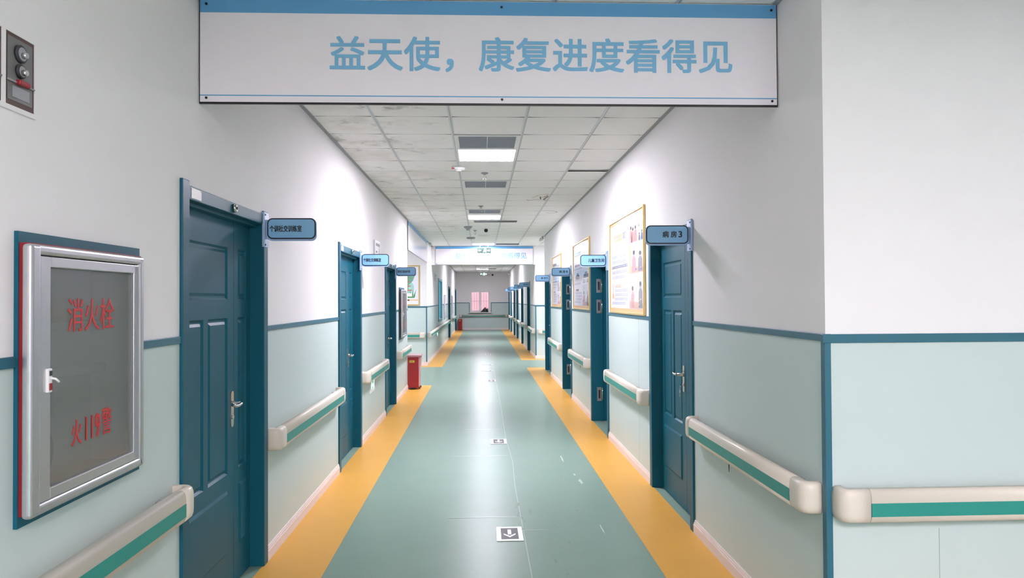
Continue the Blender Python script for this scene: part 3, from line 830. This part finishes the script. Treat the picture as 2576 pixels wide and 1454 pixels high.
def exit_sign(x, y, z0, w_, h, rod, label):
    t = thing('exit_sign', (x, y, 0), 0, label, 'exit sign', 'hanging exit signs')
    m = MB(); m.box(0, w_, 0, .03, z0, z0+h, GREYP, .003); m.build('case', t)
    m = MB(); m.box(.008, w_-.008, -.002, .004, z0+.008, z0+h-.008, EXITGRN); m.build('face', t)
    m = MB(); arrow(m, w_*.17, z0+h/2, w_*.22, h*.6, -1, -.0035, EXITLIT); arrow(m, w_*.83, z0+h/2, w_*.22, h*.6, 1, -.0035, EXITLIT); running_man(m, w_*.5, z0+h/2, h*.85, -.0035, EXITLIT)
    m.flat([(w_*.58, z0+h*.15), (w_*.66, z0+h*.15), (w_*.66, z0+h*.85), (w_*.58, z0+h*.85)], -.0035, EXITLIT)
    tag(m.build('pictogram', t), 'glowing white arrows and running figure')
    for u in (.2, .8):
        m = MB(); m.tube([(w_*u, .015, z0+h), (w_*u, .015, z0+h+rod)], .007, WHITEP, 8); m.build('rod', t)
exit_sign(-.095, 18.45, 2.787, .347, .137, ZC-2.924, 'glowing exit sign hanging in front of the far overhead sign')
exit_sign(-.06, 33.2, 2.695, .34, .15, ZC-2.845, 'glowing exit sign hanging near the end wall')

# exit plates on the left wall
def wall_plate(y0, y1, z0, z1, label, group):
    t = thing('wall_exit_plate', onL(y0), RZL, label, 'exit sign', group)
    w_, h = y1-y0, z1-z0
    m = MB(); m.box(0, w_, -.022, 0, z0, z1, ALU, .002); m.build('case', t)
    m = MB(); m.box(.012, w_-.012, -.024, -.02, z0+.012, z1-.012, WHITEP); m.build('face', t)
    m = MB(); arrow(m, w_*.22, z0+h*.3, w_*.26, h*.3, -1, -.0255, DARK); running_man(m, w_*.72, z0+h*.35, h*.5, -.0255, DARK)
    for i in range(4): m.flat(rrect(w_*(.14+.2*i), w_*(.26+.2*i), z0+h*.66, z0+h*.84, .004, 2), -.0255, DARK)
    m.build('pictogram', t)
wall_plate(8.94, 9.38, 2.14, 2.345, 'white exit plate on the left wall above the second door sign', 'wall exit plates')
wall_plate(20.6, 21.05, 2.14, 2.345, 'small exit plate high on the far left wall before the blue window', 'wall exit plates')
def low_light(y0, y1, label):
    t = thing('floor_level_exit_light', onL(y0), RZL, label, 'exit light', 'low green exit lights')
    w_ = y1-y0
    m = MB(); m.box(0, w_, -.012, 0, .49, .635, WHITEP, .002); m.build('plate', t)
    m = MB(); arrow(m, w_*.3, .575, w_*.42, .11, -1, -.0135, GREENLIT); running_man(m, w_*.7, .573, .11, -.0135, GREENLIT)
    tag(m.build('emblem', t), 'glowing green arrow and running figure')
low_light(8.62, 8.97, 'green glowing light low on the left wall under the third handrail')
low_light(21.5, 21.85, 'green glowing light below the long far-left handrail')
low_light(31.35, 31.7, 'tiny green glowing light beyond the far left door')

# ------------------------------------------------------------------ floor arrow plates
def floor_plate(x, y, w_, d, label, rot=0.):
    t = thing('floor_arrow_plate', (x, y, .0016), rot, label, 'floor sign', 'floor exit arrows')
    m = MB(); m.box(-w_/2, w_/2, -d/2, d/2, 0, .003, ALU, .001); m.build('plate', t)
    iw, idp = w_*.33, d*.40
    m = MB(); m.box(-iw, iw, -idp, idp, .002, .0036, DARK); tag(m.build('glass', t), 'dark glass square')
    m = MB(); k = idp*.7; z = .0042
    for pts in ([(-.012, k), (-.012, -k*.3), (.012, -k*.3), (.012, k)], [(-.04, 0), (-.04, -k*.32), (0, -k), (0, -k*.62)], [(.04, 0), (0, -k*.62), (0, -k), (.04, -k*.32)]):
        m.face([(p[0], p[1], z) for p in pts], WHITEP)
    o = m.build('arrow', t); tag(o, 'pale arrow pointing towards the camera')
floor_plate(.184, 4.93, .178, .29, 'floor arrow plate nearest the camera')
floor_plate(.186, 8.13, .178, .28, 'second floor arrow plate along the corridor')
floor_plate(.187, 14.18, .175, .3, 'third floor arrow plate, just before the side passages')
floor_plate(.11, 16.13, .178, .27, 'wide floor arrow plate opposite the left side passage', PI/2)
floor_plate(.13, 17.67, .178, .25, 'wide floor arrow plate just beyond the one opposite the left passage', PI/2)
floor_plate(.19, 20.96, .15, .28, 'small floor arrow plate just beyond the far sign')
floor_plate(.2, 24.12, .15, .28, 'farthest floor arrow plate')

# ------------------------------------------------------------------ hydrant cabinets
CABR = mat('cabinet dark red', (136, 20, 30), .4)
CABIN = mat('cabinet inside grey', (150, 152, 146), .6)
HOSE = mat('hose canvas', (86, 104, 110), .8)
CABD = mat('cabinet dark maroon', (66, 30, 34), .5); REDPALE = mat('faint red lettering', (168, 118, 118), .5)  # far cabinet: darker body and paler letters than the near one
def hydrant(y0, label, CABR=CABR, REDTXT=REDTXT):
    """local x measured from y0; the mounting board is .728 wide"""
    t = thing('hydrant_cabinet', onL(y0), RZL, label, 'fire hydrant cabinet', 'fire hydrant cabinets')
    m = MB(); W, Z0, Z1 = .728, .957, 1.803
    for a in ((0, .03, Z0, Z1), (W-.035, W, Z0, Z1), (.03, W-.035, Z0, Z0+.045), (.03, W-.035, Z1-.045, Z1)):
        m.box(a[0], a[1], -.012, .002, a[2], a[3], TEAL)
    m.build('backing_board', t)
    m = MB()
    for a in ((.004, .02, .99, 1.77), (.652, .668, .99, 1.77), (.02, .652, .99, 1.006), (.02, .652, 1.754, 1.77)):
        m.box(a[0], a[1], -.045, .0, a[2], a[3], CABR)
    m.build('cabinet_body', t)
    m = MB()
    for a in ((.02, .03, 1.006, 1.754), (.642, .652, 1.006, 1.754), (.03, .642, 1.006, 1.016), (.03, .642, 1.744, 1.754)):
        m.box(a[0], a[1], -.033, .13, a[2], a[3], CABIN)
    m.box(.02, .652, .125, .135, 1.006, 1.754, CABIN)
    m.build('lining', t)
    x0, x1, z0, z1 = -.024, .662, .988, 1.766
    gx0, gx1, gz0, gz1 = .078, .588, 1.054, 1.702
    m = MB(); y0_, y1_ = -.058, -.034
    m.box(x0, x0+.05, y0_-.006, y1_, z0, z1, ALU, .012, 4); m.box(x1-.035, x1, y0_-.004, y1_, z0, z1, ALU, .01, 3)
    m.box(x0+.02, x1-.01, y0_-.004, y1_, z1-.03, z1, ALU, .01, 3); m.box(x0+.02, x1-.01, y0_-.004, y1_, z0, z0+.032, ALU, .01, 3)
    m.build('door_frame', t)
    m = MB()
    for a in ((x0+.05, gx0, z0+.032, z1-.033), (gx1, x1-.035, z0+.032, z1-.033), (gx0, gx1, z0+.032, gz0), (gx0, gx1, gz1, z1-.033)):
        m.box(a[0], a[1], y0_, y1_, a[2], a[3], ALU, .003)
    for i in range(5): m.box(x1-.065+i*.005, x1-.0635+i*.005, y0_-.001, y0_, z0+.04, z1-.04, GREYP)
    sash = m.build('door_sash', t)
    m = MB(); m.box(gx0-.004, gx1+.004, -.047, -.043, gz0-.004, gz1+.004, GLASS)
    g = m.build('glass', t)
    lettering('消火栓', .182, .462, 1.506, 1.611, -.0475, REDTXT, g, bold=.0)
    lettering('火', .205, .262, 1.148, 1.228, -.0475, REDTXT, g, bold=.0)
    lettering('119', .285, .372, 1.152, 1.228, -.0475, REDTXT, g, bold=.01)
    lettering('警', .385, .447, 1.15, 1.24, -.0475, REDTXT, g, bold=.0)
    m = MB(); m.box(.052, .074, -.066, -.056, 1.335, 1.405, WHITEP, .003); m.box(.057, .07, -.0675, -.064, 1.342, 1.362, RED); m.box(.058, .07, -.0675, -.064, 1.384, 1.398, DARK)
    m.tube([(.062, -.066, 1.378), (.068, -.078, 1.374), (.078, -.082, 1.364)], .0035, WHITEP, 8); m.build('latch', t)
    m = MB(); m.lathe([(.1, 0), (.105, .012), (.105, .05), (.1, .062)], (.16, .1, 1.13), (0, -1, 0), HOSE, 28); m.lathe([(.03, .06), (.028, .07)], (.16, .1, 1.13), (0, -1, 0), DARK, 14); m.build('hose_roll', t)
    m = MB(); m.tube([(.04, .08, 1.36), (.36, .08, 1.362), (.63, .08, 1.36)], .018, CABIN, 10); m.box(.032, .64, .05, .12, 1.525, 1.533, CABIN); m.build('inner_pipe', t)
    return t
hydrant(2.105, 'large hydrant cabinet with red lettering at the left edge')
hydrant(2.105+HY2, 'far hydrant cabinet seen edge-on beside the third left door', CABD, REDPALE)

# ------------------------------------------------------------------ medical gas valve box
t = thing('gas_valve_box', onL(1.9), RZL, 'recessed valve box with gauges high on the left wall', 'valve box')
m = MB()
PANEL_D = mat('valve panel grey', (112, 112, 110), .4, noise=.12, nscale=14); BROWN = mat('brown panel edge', (92, 70, 66), .6)
for x0, x1 in ((0, .012), (.142, .158), (.288, .296)): m.box(x0, x1, -.006, .004, 2.156, 2.362, WALL)
m.box(.0, .296, -.006, .004, 2.362, 2.376, WALL); m.box(.0, .296, -.006, .004, 2.142, 2.156, WALL)
m.build('frame', t)
for k, x0 in enumerate((.012, .158)):
    m = MB(); m.box(x0, x0+.13, -.003, .004, 2.156, 2.362, BROWN); m.box(x0+.01, x0+.12, -.0045, -.002, 2.172, 2.352, PANEL_D)
    p = m.build('panel', t)
    for cz, r in ((2.312, .026), (2.262, .021)):
        g = MB(); g.lathe([(r, 0), (r, .006), (r-.004, .009)], (x0+.062, -.0045, cz), (0, -1, 0), DARK, 20); g.lathe([(r*.75, .009), (r*.7, .0095)], (x0+.062, -.0045, cz), (0, -1, 0), GREYP, 20)
        g.lathe([(.009, .009), (.008, .022)], (x0+.062, -.0045, cz-.004), (0, -1, 0), STEEL, 12); g.build('gauge', p)
    g = MB(); g.tube([(x0+.006, -.008, 2.226), (x0+.124, -.008, 2.226)], .003, GREYP, 8); g.build('pipe', p)
    g = MB(); g.box(x0+.04, x0+.088, -.022, -.006, 2.219, 2.234, RED, .004); tag(g.build('valve_handle', p), 'red valve handle')
    g = MB(); g.box(x0+.03, x0+.105, -.006, -.0045, 2.182, 2.214, GREYP); g.build('label_plate', p)

# ------------------------------------------------------------------ posters
PRINT = mat('poster print', (228, 230, 244), .12); ORANGE = mat('poster orange', (236, 184, 130), .12); PEACH = mat('poster peach', (240, 214, 206), .12)
PTXT = mat('poster small text', (186, 188, 206), .14); PDK = mat('poster dark text', (110, 112, 130), .14)
PH = [mat('photo pale', (206, 214, 222), .12, noise=.12, nscale=9), mat('photo grey', (128, 124, 130), .12, noise=.2, nscale=14), mat('photo dark', (64, 62, 72), .12, noise=.2, nscale=12),
      mat('photo rose', (196, 150, 150), .12, noise=.2, nscale=16), mat('photo blue', (74, 104, 180), .12), mat('photo skin', (206, 172, 156), .12, noise=.1, nscale=9)]
def printed_photo(parent, x0, x1, z0, z1, seed, y):
    rnd = random.Random(seed); m = MB()
    m.box(x0, x1, y-.0008, y, z0, z1, PH[0])
    w_, h = x1-x0, z1-z0
    m.flat([(x0, z0), (x1, z0), (x1, z0+h*.16), (x0, z0+h*.24)], y-.0011, PH[rnd.choice((0, 3, 5))])
    yy = y-.0014
    n = rnd.choice((2, 2, 3))
    for i in range(n):
        cx = x0+w_*(.24+.54*i/max(1, n-1)+rnd.uniform(-.04, .04)); hh = h*rnd.uniform(.62, .86); bw = w_*rnd.uniform(.11, .17)
        c = PH[rnd.choice((1, 2, 3, 4, 3))]
        lo, hi = max(x0, cx-bw), min(x1, cx+bw)
        m.flat([(lo, z0+h*.03), (hi, z0+h*.03), (hi-bw*.15, z0+hh*.62), (cx+bw*.4, z0+hh*.74), (cx-bw*.4, z0+hh*.74), (lo+bw*.15, z0+hh*.62)], yy, c)
        m.flat(ellipse(cx, z0+hh*.84, bw*.5, hh*.12, 12), yy-.0002, PH[5]); m.flat(ellipse(cx, z0+hh*.89, bw*.52, hh*.1, 12), yy-.0004, PH[2])
    for i in range(4):
        m.flat(ellipse(x0+w_*rnd.uniform(.1, .9), z0+h*rnd.uniform(.08, .3), w_*.05, h*.03, 8), yy-.0005, PH[rnd.choice((3, 4, 5))])
    m.build('printed_photo', parent)
def text_line(m, x0, x1, z, h, y, mt, rnd):
    x = x0
    while x < x1-h*.5:
        wd = h*rnd.uniform(.7, .95)
        m.flat([(x, z), (min(x+wd, x1), z), (min(x+wd, x1), z+h*.35), (x, z+h*.35)], y, mt); m.flat([(x+wd*.1, z+h*.5), (min(x+wd*.9, x1), z+h*.5), (min(x+wd*.9, x1), z+h), (x+wd*.1, z+h)], y, mt)
        x += h*1.12
def poster(ya, yb, z0, z1, label, kind):
    W = yb-ya
    t = thing('framed_poster', onR(yb), RZR, label, 'poster', 'posters on the right wall')
    b = .022
    m = MB()
    for a in ((0, b, z0, z1), (W-b, W, z0, z1), (b, W-b, z0, z0+b), (b, W-b, z1-b, z1)): m.box(a[0], a[1], -.022, .0, a[2], a[3], GOLD, .004)
    m.build('frame', t)
    m = MB(); m.box(b-.003, W-b+.003, -.010, .0, z0+b-.003, z1-b+.003, PRINT); p = m.build('print', t)
    h = z1-z0; y = -.0105
    for q in ((b, W-b, z1-b-h*.03, z1-b), (b, W-b, z0+b, z0+b+h*.035)) + (((W*.6, W*.645, z1-h*.6, z1-h*.33),) if kind == 1 else ()):
        m = MB(); m.box(q[0], q[1], y-.0006, y, q[2], q[3], ORANGE); m.build('orange_band', p)
    rnd = random.Random(kind*11)
    m = MB(); x0, x1 = W*.07, W*.56
    zl = z1-h*.235
    if kind == 1:
        text_line(m, W*.12, W*.42, zl, h*.07, y-.0004, ORANGE, rnd)
    else: text_line(m, W*.1, W*.5, z1-h*.2, h*.055, y-.0004, PDK, rnd)
    for i, f in enumerate((.355, .41, .465, .52, .575, .63)):
        text_line(m, x0 if i else x0+.06, x1 if i < 5 else x0+W*.4, z1-h*f, h*.028, y-.0004, PEACH if (kind == 1 and i == 0) else PTXT if i % 3 else PDK, rnd)
    text_line(m, W*.18, W*.36, z1-h*.725, h*.03, y-.0004, ORANGE if kind == 1 else PDK, rnd)
    for i, f in enumerate((.77, .815, .86, .905)):
        text_line(m, W*.16 if i < 3 else x0, x1 if i < 3 else W*.5, z1-h*f, h*.027, y-.0004, PTXT, rnd)
    if kind == 1:
        m.flat(rrect(W*.075, W*.125, z1-h*.845, z1-h*.79, .012, 3), y-.0005, ORANGE); m.flat([(W*.095, z1-h*.79), (W*.105, z1-h*.79), (W*.105, z1-h*.68), (W*.095, z1-h*.68)], y-.0005, PH[3])
    m.build('printed_text', p)
    if kind == 1: lettering('简介', W*.43, W*.53, zl, zl+h*.075, y-.0002, PDK, p, bold=.0, name='printed_title', depth=.0004)
    R0, R1 = W*.61, W-b-.012
    if kind == 1:
        printed_photo(p, R0, R0+(R1-R0)*.6, z1-h*.31, z1-h*.07, 3, y); printed_photo(p, R0+(R1-R0)*.63, R1, z1-h*.18, z1-h*.06, 4, y); printed_photo(p, R0+(R1-R0)*.63, R1, z1-h*.31, z1-h*.195, 8, y)
        printed_photo(p, W*.655, R1, z1-h*.6, z1-h*.33, 5, y); printed_photo(p, R0, R1, z1-h*.94, z1-h*.62, 6, y)
    elif kind == 2:
        printed_photo(p, x0, R1, z1-h*.55, z1-h*.43, 21, y-.0006); printed_photo(p, R0, R1, z1-h*.62, z1-h*.56, 22, y); printed_photo(p, R0, R1, z1-h*.94, z1-h*.64, 23, y)
    else:
        printed_photo(p, R0, R1, z1-h*.42, z1-h*.2, 31, y); printed_photo(p, R0, R1, z1-h*.7, z1-h*.44, 32, y); printed_photo(p, R0, R1, z1-h*.94, z1-h*.72, 33, y)
poster(6.30, 7.99, 1.446, 2.436, 'large gold-framed poster between the ward 3 door and the washroom', 1)
poster(9.54, 11.22, 1.446, 2.436, 'gold-framed poster with a bright reflection, past the washroom door', 2)
poster(12.94, 14.55, 1.446, 2.436, 'farthest gold-framed poster on the right, beside the ward 4 door', 3)

# plant poster on the passage wall
t = thing('framed_plant_poster', (-2.32, LE1, 0), 0, 'gold-framed poster of a green plant on the left passage wall', 'poster')
W, z0, z1, b = .82, 1.462, 2.44, .03
m = MB()
for a in ((0, b, z0, z1), (W-b, W, z0, z1), (b, W-b, z0, z0+b), (b, W-b, z1-b, z1)): m.box(a[0], a[1], -.022, 0, a[2], a[3], GOLD, .004)
m.build('frame', t)
m = MB(); m.box(b-.003, W-b+.003, -.01, 0, z0+b-.003, z1-b+.003, PRINT); p = m.build('print', t)
GR = [mat('plant green', (112, 160, 134), .15), mat('plant dark green', (62, 124, 92), .15), mat('plant teal', (160, 206, 196), .15), mat('plant lime', (170, 214, 150), .15), mat('soil brown', (96, 68, 58), .2), mat('tag red', (186, 104, 98), .2)]
m = MB(); y = -.0104
m.flat([(.2, z0+.18), (.68, z0+.18), (.72, z0+.24), (.62, z0+.34), (.3, z0+.34)], y, GR[3])
m.flat(ellipse(.56, z0+.42, .13, .17, 20), y-.0003, GR[2])
m.flat([(.34, z0+.16), (.5, z0+.16), (.54, z0+.34), (.56, z0+.5), (.66, z0+.6), (.72, z0+.76), (.7, z0+.88), (.42, z0+.9), (.26, z0+.84), (.22, z0+.6), (.3, z0+.45)], y-.0006, GR[0])
for x, a in ((.56, -.05), (.6, -.01), (.64, .03), (.68, .06)): m.flat([(x-.02, z0+.19), (x+.02, z0+.19), (x+a, z0+.4)], y-.0009, GR[1])
m.flat(rrect(.3, .58, z0+.115, z0+.15, .015, 3), y-.001, GR[4]); m.flat(rrect(.58, W-b, z0+.12, z0+.145, .008, 2), y-.0008, ORANGE)
for i in range(5): m.flat(rrect(.34, .64-.03*i, z0+.36+.1*i, z0+.385+.1*i, .008, 2), y-.0012, GR[5])
m.flat(rrect(.5, .64, z0+.22, z0+.3, .006, 2), y-.0013, WHITEP)
m.build('printed_plant', p)

# boards on the far left wall
def far_board(y0, y1, z0, z1, label):
    t = thing('framed_board', onL(y0), RZL, label, 'framed board', 'framed boards on the far left wall')
    w_ = y1-y0; m = MB()
    for a in ((0, .03, z0, z1), (w_-.03, w_, z0, z1), (.03, w_-.03, z0, z0+.03), (.03, w_-.03, z1-.03, z1)): m.box(a[0], a[1], -.03, 0, a[2], a[3], ALU, .004)
    m.build('frame', t)
    m = MB(); m.box(.027, w_-.027, -.016, 0, z0+.027, z1-.027, PRINT); m.build('print', t)
far_board(25.45, 26.4, .945, 1.775, 'narrow framed board between the blue window and the far left door')
far_board(31.95, 33.2, .95, 1.79, 'narrow framed board beyond the far left door')

# ------------------------------------------------------------------ windows
BLUEF = mat('blue window frame', (112, 168, 186), .4); BLUEC = emis('glowing pale blue blind', (150, 218, 232), .85)  # the blind glows by itself, in place of a lit room behind
t = thing('window_1', onL(WIN[0]), RZL, 'blue-framed window in the far left wall', 'window', kind='structure')
w_ = WIN[1]-WIN[0]; m = MB()
for a in ((-.05, .03, WIN[2]-.05, WIN[3]+.05), (w_-.03, w_+.05, WIN[2]-.05, WIN[3]+.05), (.03, w_-.03, WIN[2]-.05, WIN[2]+.02), (.03, w_-.03, WIN[3]-.02, WIN[3]+.05)):
    m.box(a[0], a[1], -.02, .13, a[2], a[3], BLUEF, .003)
m.box(w_/2-.02, w_/2+.02, .015, .045, WIN[2]+.02, WIN[3]-.02, BLUEF)
m.build('frame', t)
m = MB(); m.box(.03, w_-.03, .03, .036, WIN[2]+.02, WIN[3]-.02, BLUEGL); m.build('pane', t)
m = MB(); m.box(.0, w_, .06, .066, WIN[2]-.02, WIN[3]+.02, BLUEC); m.build('blind', t)
m = MB(); m.box(.2, .5, -.03, .025, WIN[2]+.02, WIN[2]+.07, WHITEP, .004); m.build('paper_tray', t)

t = thing('window_2', (0, YE, 0), 0, 'barred end window with a pink wall behind it', 'window', kind='structure')
x0, x1, z0, z1 = EW
m = MB()
for a in ((x0, x0+.045, z0, z1), (x1-.045, x1, z0, z1), (x0+.045, x1-.045, z0, z0+.05), (x0+.045, x1-.045, z1-.045, z1)): m.box(a[0], a[1], .03, .09, a[2], a[3], WHITEP, .004)
m.build('frame', t)
for a, b_, yy in ((x0+.045, -.02, .05), (-.1, x1-.045, .075)):
    m = MB()
    for q in ((a, a+.035, z0+.05, z1-.045), (b_-.05, b_, z0+.05, z1-.045), (a+.035, b_-.05, z0+.05, z0+.09), (a+.035, b_-.05, z1-.08, z1-.045)): m.box(q[0], q[1], yy-.02, yy+.01, q[2], q[3], WHITEP, .003)
    s = m.build('sash', t)
    m = MB(); m.box(a+.03, b_-.045, yy-.006, yy-.002, z0+.085, z1-.075, WGLASS); m.build('pane', s)
for i in range(8):
    m = MB(); xx = x0+.1+i*(x1-x0-.2)/7; m.tube([(xx, .13, z0), (xx, .13, z1)], .008, GREYP, 8); m.build('bar', t)
m = MB(); m.box(x0, x1, .122, .138, 1.5, 1.52, GREYP); m.build('crossbar', t)
m = MB(); m.box(x0-.06, x1+.06, -.17, .1, z0-.035, z0, BASE, .006); m.build('window_sill', t)
# what the end window looks out on: a pink outer wall in daylight
m = MB(); m.box(-4, 4, YE+1.5, YE+1.6, -.5, 4.2, PINKW); m.box(-4, 4, YE+.25, YE+1.6, -.5, -.4, PINKW)
tag(m.build('wall_outside'), 'pink outdoor wall seen through the end window', 'wall', kind='structure')

# black bag on the sill
bm = bmesh.new()
HP = [(0, .012), (.12, .07), (.3, .15), (.45, .215), (.56, .255), (.62, .268), (.67, .235), (.74, .185), (.82, .175), (.88, .195), (.93, .235), (.96, .19), (1, .03)]
def hp(u):
    for (a_, p_), (b_, q_) in zip(HP, HP[1:]):
        if u <= b_: return p_+(q_-p_)*(u-a_)/(b_-a_)
    return .03
NU, NV = 48, 20; G = []
for i in range(NU+1):
    u = i/NU; dpt = .066*(math.sin(PI*min(1, max(0, u)))**.45)*(.55 if hp(u) > .23 else 1)+.004; row = []
    for j in range(NV+1):
        a_ = PI*j/NV; wr = 1+.04*math.sin(11*u+3*a_)+.025*math.sin(23*u-5*a_)
        row.append(bm.verts.new(((u-.5)*.41, -dpt*math.cos(a_)*wr, max(0., hp(u)*math.sin(a_)**.75*(1 if .3 < a_ < 2.8 else wr)))))
    G.append(row)
for i in range(NU):
    for j in range(NV): bm.faces.new((G[i][j], G[i+1][j], G[i+1][j+1], G[i][j+1]))
for R_ in (G[0], list(reversed(G[-1]))): bm.faces.new(R_)
bmesh.ops.recalc_face_normals(bm, faces=bm.faces[:])
me = bpy.data.meshes.new('black_bag'); bm.to_mesh(me); bm.free()
for p_ in me.polygons: p_.use_smooth = True
me.materials.append(mat('black bag plastic', (22, 22, 28), .3))
o = bpy.data.objects.new('black_bag', me); COL.objects.link(o); o.location = (.16, YE-.092, EW[2]+.001)
tag(o, 'black plastic bag slumped on the end window sill', 'bag')

# ------------------------------------------------------------------ red bins
def bin_(loc, rz, label):
    t = thing('pedal_bin', loc, rz, label, 'bin', 'red pedal bins')
    W_, D_, H_ = .196, .34, .575
    m = MB(); m.box(0, W_, 0, D_, .012, H_, RED, .008); m.build('body', t)
    m = MB()
    m.prism([(-.004, H_), (W_+.01, H_), (W_+.045, H_+.012), (W_+.04, H_+.03), (.0, H_+.034), (-.008, H_+.02)], -.006, D_+.01, mat('bin lid dusty red', (176, 128, 136), .3)); m.build('lid', t)
    m = MB(); m.prism([(W_-.002, .05), (W_+.008, .05), (W_+.016, .35), (W_+.034, H_-.004), (W_-.002, H_-.004)], .004, D_-.004, mat('bin red with pale sheen', (206, 150, 156), .25)); m.build('front_flap', t)  # glossy reflection on the red side put into the pale colour
    m = MB(); m.box(.032, .12, -.003, .003, .478, .518, mat('bin label yellow', (206, 196, 70), .5), .001); m.box(.045, .108, -.0036, -.002, .487, .509, mat('bin label olive', (150, 142, 40), .5)); tag(m.build('label', t), 'small yellow label')
    m = MB(); m.box(.045, .15, -.022, .02, .008, .034, BLACK, .003); m.build('pedal', t)
    for yy in (.06, D_-.04):
        m = MB(); m.lathe([(.016, 0), (.018, .004), (.018, .014), (.016, .018)], (W_+.004, yy, .0185), (1, 0, 0), BLACK, 16); m.build('wheel', t)
    return t
B1 = bin_((XL+.006, 12.95, .0014), 0, 'red pedal bin with yellow label below the far hydrant cabinet')
dup(B1, (-1.2, 37.72, .0014), 0, 'red pedal bin in the far left corner by the end wall')
